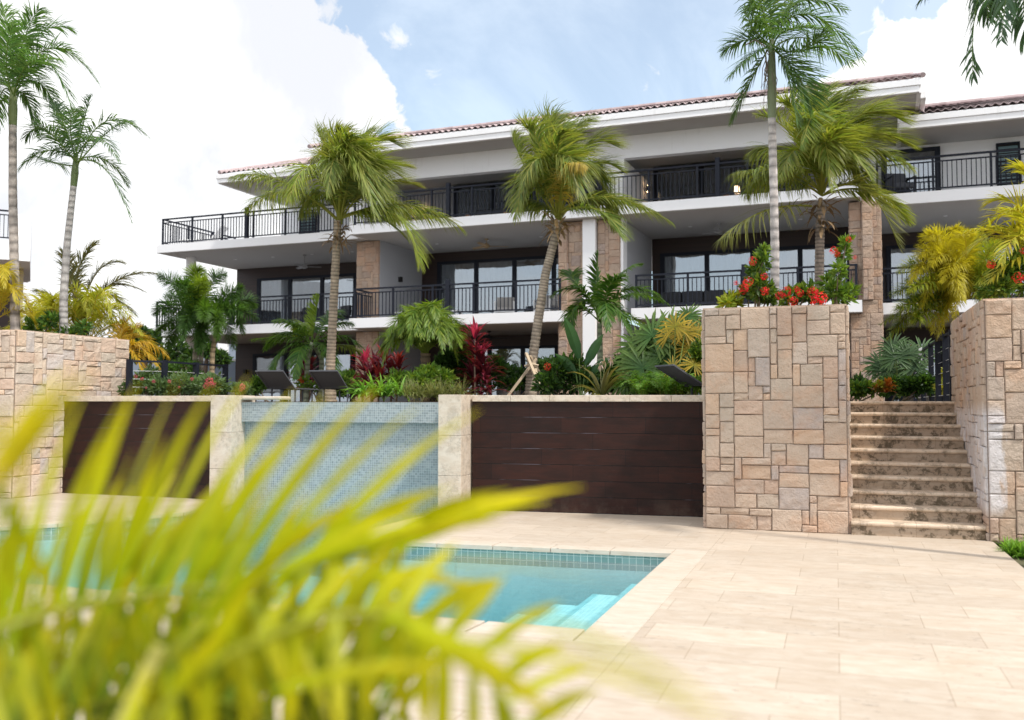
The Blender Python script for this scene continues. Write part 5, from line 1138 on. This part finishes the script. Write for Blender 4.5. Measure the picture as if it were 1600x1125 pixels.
sofa(9.2, 2.8, 7.5, 1.4, 'teak sofa with dark cushions on the top balcony, right of the lit lamp', WOODFURN, BLACKFURN)
sofa(-.2, 2.6, 7.5, 1.4, 'teak sofa on the top floor left of the middle palm', WOODFURN, BLACKFURN)
sofa(6.6, 2.9, 4.4, 2.2, 'black sofa in the shade on the right second floor balcony', BLACKFURN, BLACKFURN)
lowtable(8.05, 2.9, 7.5, .45, .45, .52, 'small teak side table carrying a lit lamp on the top balcony', WOODFURN, 'side_table')
tl = empty('table_lamp', bw(8.05, 2.9, 8.02), 'small lit table lamp with warm shade on the top balcony', 'lamp'); m = MB(); m.tube([(0, 0, 0), (0, 0, .02), (0, 0, .2)], [.06, .02, .02], 10); m.build('lamp_base', WOODFURN, tl); m = MB(); m.tube([(0, 0, .18), (0, 0, .40)], [.11, .07], 16); m.build('lamp_shade', glow('lamp_shade_glow', (1, .72, .45), 2.2), tl)
# ------------- neighbouring building at the left edge
nb = empty('neighbour_building', W(-60, 600, 30)*[1, 1, 0]+[0, 0, 1.6], 'white balcony block of a neighbouring building at the left edge', 'building', rz=R(46))
o_ = np.array(W(-60, 600, 30)*[1, 1, 0]+[0, 0, 1.6]); kx = 30/F; kw_ = kx*.888
def npart(nm, mt, x0, x1, y0, y1, pz0, pz1):
    m = MB(); m.box((x0+60)*kw_, (x1+60)*kw_, y0, y1, 1.55+(632-pz0)*kx-1.6, 1.55+(632-pz1)*kx-1.6); return m.build(nm, mt, nb)
npart('balcony_slab', WHITE, -300, 38, -.2, 6, 402, 372); npart('parapet', WHITE, 13, 42, -.25, 5.5, 403, 328); npart('cladding_wall', CLAD, -300, 26, 2, 6, 520, 402.2); npart('end_column', simple('ochre_column', (.42, .34, .2)), 24, 31, 1.7, 1.99, 520, 402.2); npart('lower_wall', WHITE, -300, 30, 1.9, 6, 600, 520.2)
railing(nb, [(-4, -.12), ((12+60)*kw_, -.12)], 1.55+(632-371)*kx-1.6, 1.4)
# far blue-grey garden wall and small white house
fw_w = empty('garden_wall', drop(290, 40, 1.6), 'blue grey garden wall in the distance left of the building', 'wall', rz=R(19)); m = MB(); m.box(-8, 3.2, 0, .2, 0, 1.25+.55); m.build('wall_panel', FAR, fw_w)
m = MB(); m.box(-8.02, 3.22, -.03, .23, 1.801, 1.86); m.build('wall_cap', WHITE, fw_w)
hs = empty('far_house', drop(352, 55, 1.6), 'small white house far away between the shrubs and the brown wall', 'house', rz=R(19)); m = MB(); m.box(-2.2, 2.2, 0, 4, 0, 4.2); m.build('wall', WHITE, hs); m = MB(); m.box(-2.4, 2.4, -.2, 4.2, 4.201, 4.35); m.build('roof', WHITE, hs)
for x in (-1.4, .2): m = MB(); m.box(x, x+.9, -.04, -.002, 2.6, 3.6); m.build('window', FAR, hs)

# ================================================================ NEAR YELLOW ARECA PALM (out of focus, by the camera)
nb_ = np.array([-1.15, .62, -.06])
def near(m):
    def leafpx(p0, p1, D0, D1, wd, sag=.1, col=(.46, .54, .01), tip=(.64, .52, .01)):
        A, B_ = W(*p0, D0), W(*p1, D1); L = np.linalg.norm(B_-A); d = norm(B_-A); up_ = np.array([0, 0, 1.]); d0 = norm(d+up_*sag)
        k = RS.uniform(.85, 1.12); blade(m, A, d0, L*1.02, wd, sag*1.5, np.array(col)*k, np.array(tip)*k, 8, norm(np.cross(d, fw)+.4*RS.normal(size=3)), .2, (.45, 1, .9, .05))
    # a big leaf: rachis with leaflets rising above and hanging below it
    def nfrond(pts, Ds, up_l, dn_l, n, wd, tilt=(0., 0.), col=(.34, .44, .004), tip=(.54, .47, .005), u0=.02, lo=(.20, .27, .005)):
        C = np.array([W(x, y, D) for (x, y), D in zip(pts, Ds)]); t = np.linspace(0, 1, len(C)); tt_ = np.linspace(0, 1, 40)
        K = np.stack([np.interp(tt_, t, C[:, i]) for i in range(3)], 1)
        for _ in range(6): K[1:-1] = (K[:-2]+2*K[1:-1]+K[2:])/4
        m.tube(K, np.linspace(.0065, .002, 40), 6, (.36, .38, .02), cap=False); P = np.array(pts, float)
        for i in range(n):
            u = u0+(1-u0)*(i+.5)/n+RS.uniform(-.012, .012); u = min(max(u, 0), 1); x = np.interp(u, t, P[:, 0]); y = np.interp(u, t, P[:, 1]); D = np.interp(u, t, Ds)
            for (sgn, fn_, cc) in ((1, up_l, col), (-1, dn_l, lo)):
                if fn_ is None: continue
                dx, dy = fn_(u); dx += RS.uniform(-22, 22); dy += RS.uniform(-22, 22); dd = RS.uniform(-.12, .12)
                leafpx((x, y), (x+dx, y+dy), D, D+dd, wd*RS.uniform(.75, 1.15), .10 if sgn > 0 else .05, cc, tip)
    # leaf 1: spans the left, leaflets fan up and right
    nfrond([(-260, 1120), (-60, 1000), (150, 935), (330, 915), (440, 930)], [1.05, 1.1, 1.2, 1.3, 1.35], lambda u: (50+250*u**1.4, -380+90*u), lambda u: (70+20*u, 260-60*u), 18, .018)
    # leaf 2: the right leaflets that reach over the dark wall
    nfrond([(230, 1060), (340, 950), (450, 895), (550, 868), (620, 862)], [1.2, 1.25, 1.3, 1.35, 1.4], lambda u: (190+50*u, -190+95*u), lambda u: (15+40*u, 240-110*u), 9, .024)
    # leaf 3: lower, arching down to the right in front of the paving
    nfrond([(120, 1240), (330, 1030), (520, 955), (650, 965), (760, 1050), (830, 1160)], [1.05, 1.1, 1.15, 1.2, 1.2, 1.15], lambda u: (60+70*u, -130+50*u), lambda u: (-30+60*u, 190), 14, .025, col=(.38, .43, .006), lo=(.36, .40, .01))
    # leaf 4: behind, greener
    nfrond([(-200, 1180), (0, 1040), (200, 985), (330, 1010)], [1.35, 1.4, 1.45, 1.5], lambda u: (10+140*u, -360+60*u), lambda u: (20, 200), 13, .018, col=(.28, .40, .01), lo=(.16, .26, .03))
    nfrond([(-300, 960), (-160, 850), (-60, 790), (10, 760)], [.8, .85, .9, .95], lambda u: (120, -190), lambda u: (100, 200), 6, .018, col=(.60, .48, .02))
    # darker green leaves filling below
    nfrond([(-100, 1250), (60, 1120), (260, 1070), (430, 1120)], [1.3, 1.35, 1.4, 1.4], lambda u: (60+60*u, -200), lambda u: (20, 200), 16, .026, col=(.16, .28, .03), lo=(.10, .17, .02))
    nfrond([(150, 1300), (330, 1130), (520, 1050), (640, 1080)], [1.45, 1.5, 1.5, 1.5], lambda u: (90, -150), lambda u: (30, 180), 14, .025, col=(.26, .38, .03), lo=(.14, .22, .02))
    nfrond([(-200, 1100), (40, 960), (300, 930), (520, 1010), (600, 1120)], [1.5, 1.55, 1.55, 1.6, 1.6], lambda u: (40+80*u, -200), lambda u: (20, 220), 18, .025, col=(.20, .36, .03), lo=(.10, .18, .02))
    # lower layers of the clump, further from the lens
    for (pts, D, c_, l_) in (([(-250, 1130), (-60, 985), (130, 930), (300, 960), (380, 1040)], 1.6, (.13, .22, .01), (.05, .10, .015)), ([(0, 1200), (150, 1050), (340, 985), (500, 1020), (560, 1110)], 1.65, (.16, .21, .01), (.05, .09, .015)),
            ([(-300, 1240), (-100, 1090), (110, 1040), (260, 1100)], 1.55, (.17, .24, .01), (.06, .10, .015)), ([(120, 1260), (300, 1120), (470, 1080), (620, 1150)], 1.6, (.13, .18, .01), (.05, .09, .015)), ([(-200, 1300), (0, 1160), (220, 1120), (380, 1180)], 1.5, (.14, .22, .01), (.06, .11, .015))):
        nfrond(pts, [D]*len(pts), lambda u: (20+90*u, -190+50*u), lambda u: (10+20*u, 210), 22, .024, col=c_, lo=l_)
    for (a, b_, D0, D1, wd) in (((560, 900), (940, 868), 1.1, .8, .006), ((700, 1000), (1130, 1090), 1.0, .65, .010), ((820, 960), (1180, 1125), .7, .5, .007), ((480, 880), (900, 742), 1.3, 1.35, .019), ((520, 870), (780, 800), 1.3, 1.3, .018), ((560, 900), (740, 905), 1.3, 1.2, .020), ((600, 960), (880, 1110), 1.1, 1.0, .030), ((430, 1080), (700, 1020), 1.1, .9, .018)):
        leafpx(a, b_, D0, D1, wd, .06)
ea_ = empty('near_palm', nb_, 'out of focus bright yellow green areca palm close to the camera at lower left', 'palm')
m = MB(); near(m); m.build('crown', FORELEAF, ea_, loc=nb_)
m = MB()
for (x, y, D) in ((-260, 1010, 1.0), (250, 1010, 1.2), (120, 1240, 1.05), (-200, 1180, 1.35), (-100, 1250, 1.3), (150, 1300, 1.45), (-300, 930, .8), (-200, 1100, 1.5)):
    p = W(x, y, D); m.tube(np.array([nb_+[RS.uniform(-.1, .1), RS.uniform(-.1, .1), 0], (nb_+p)/2+[0, 0, .15], p]), [.018, .014, .009], 7, (.45, .42, .10))
m.build('stems', BARK, ea_, loc=nb_)
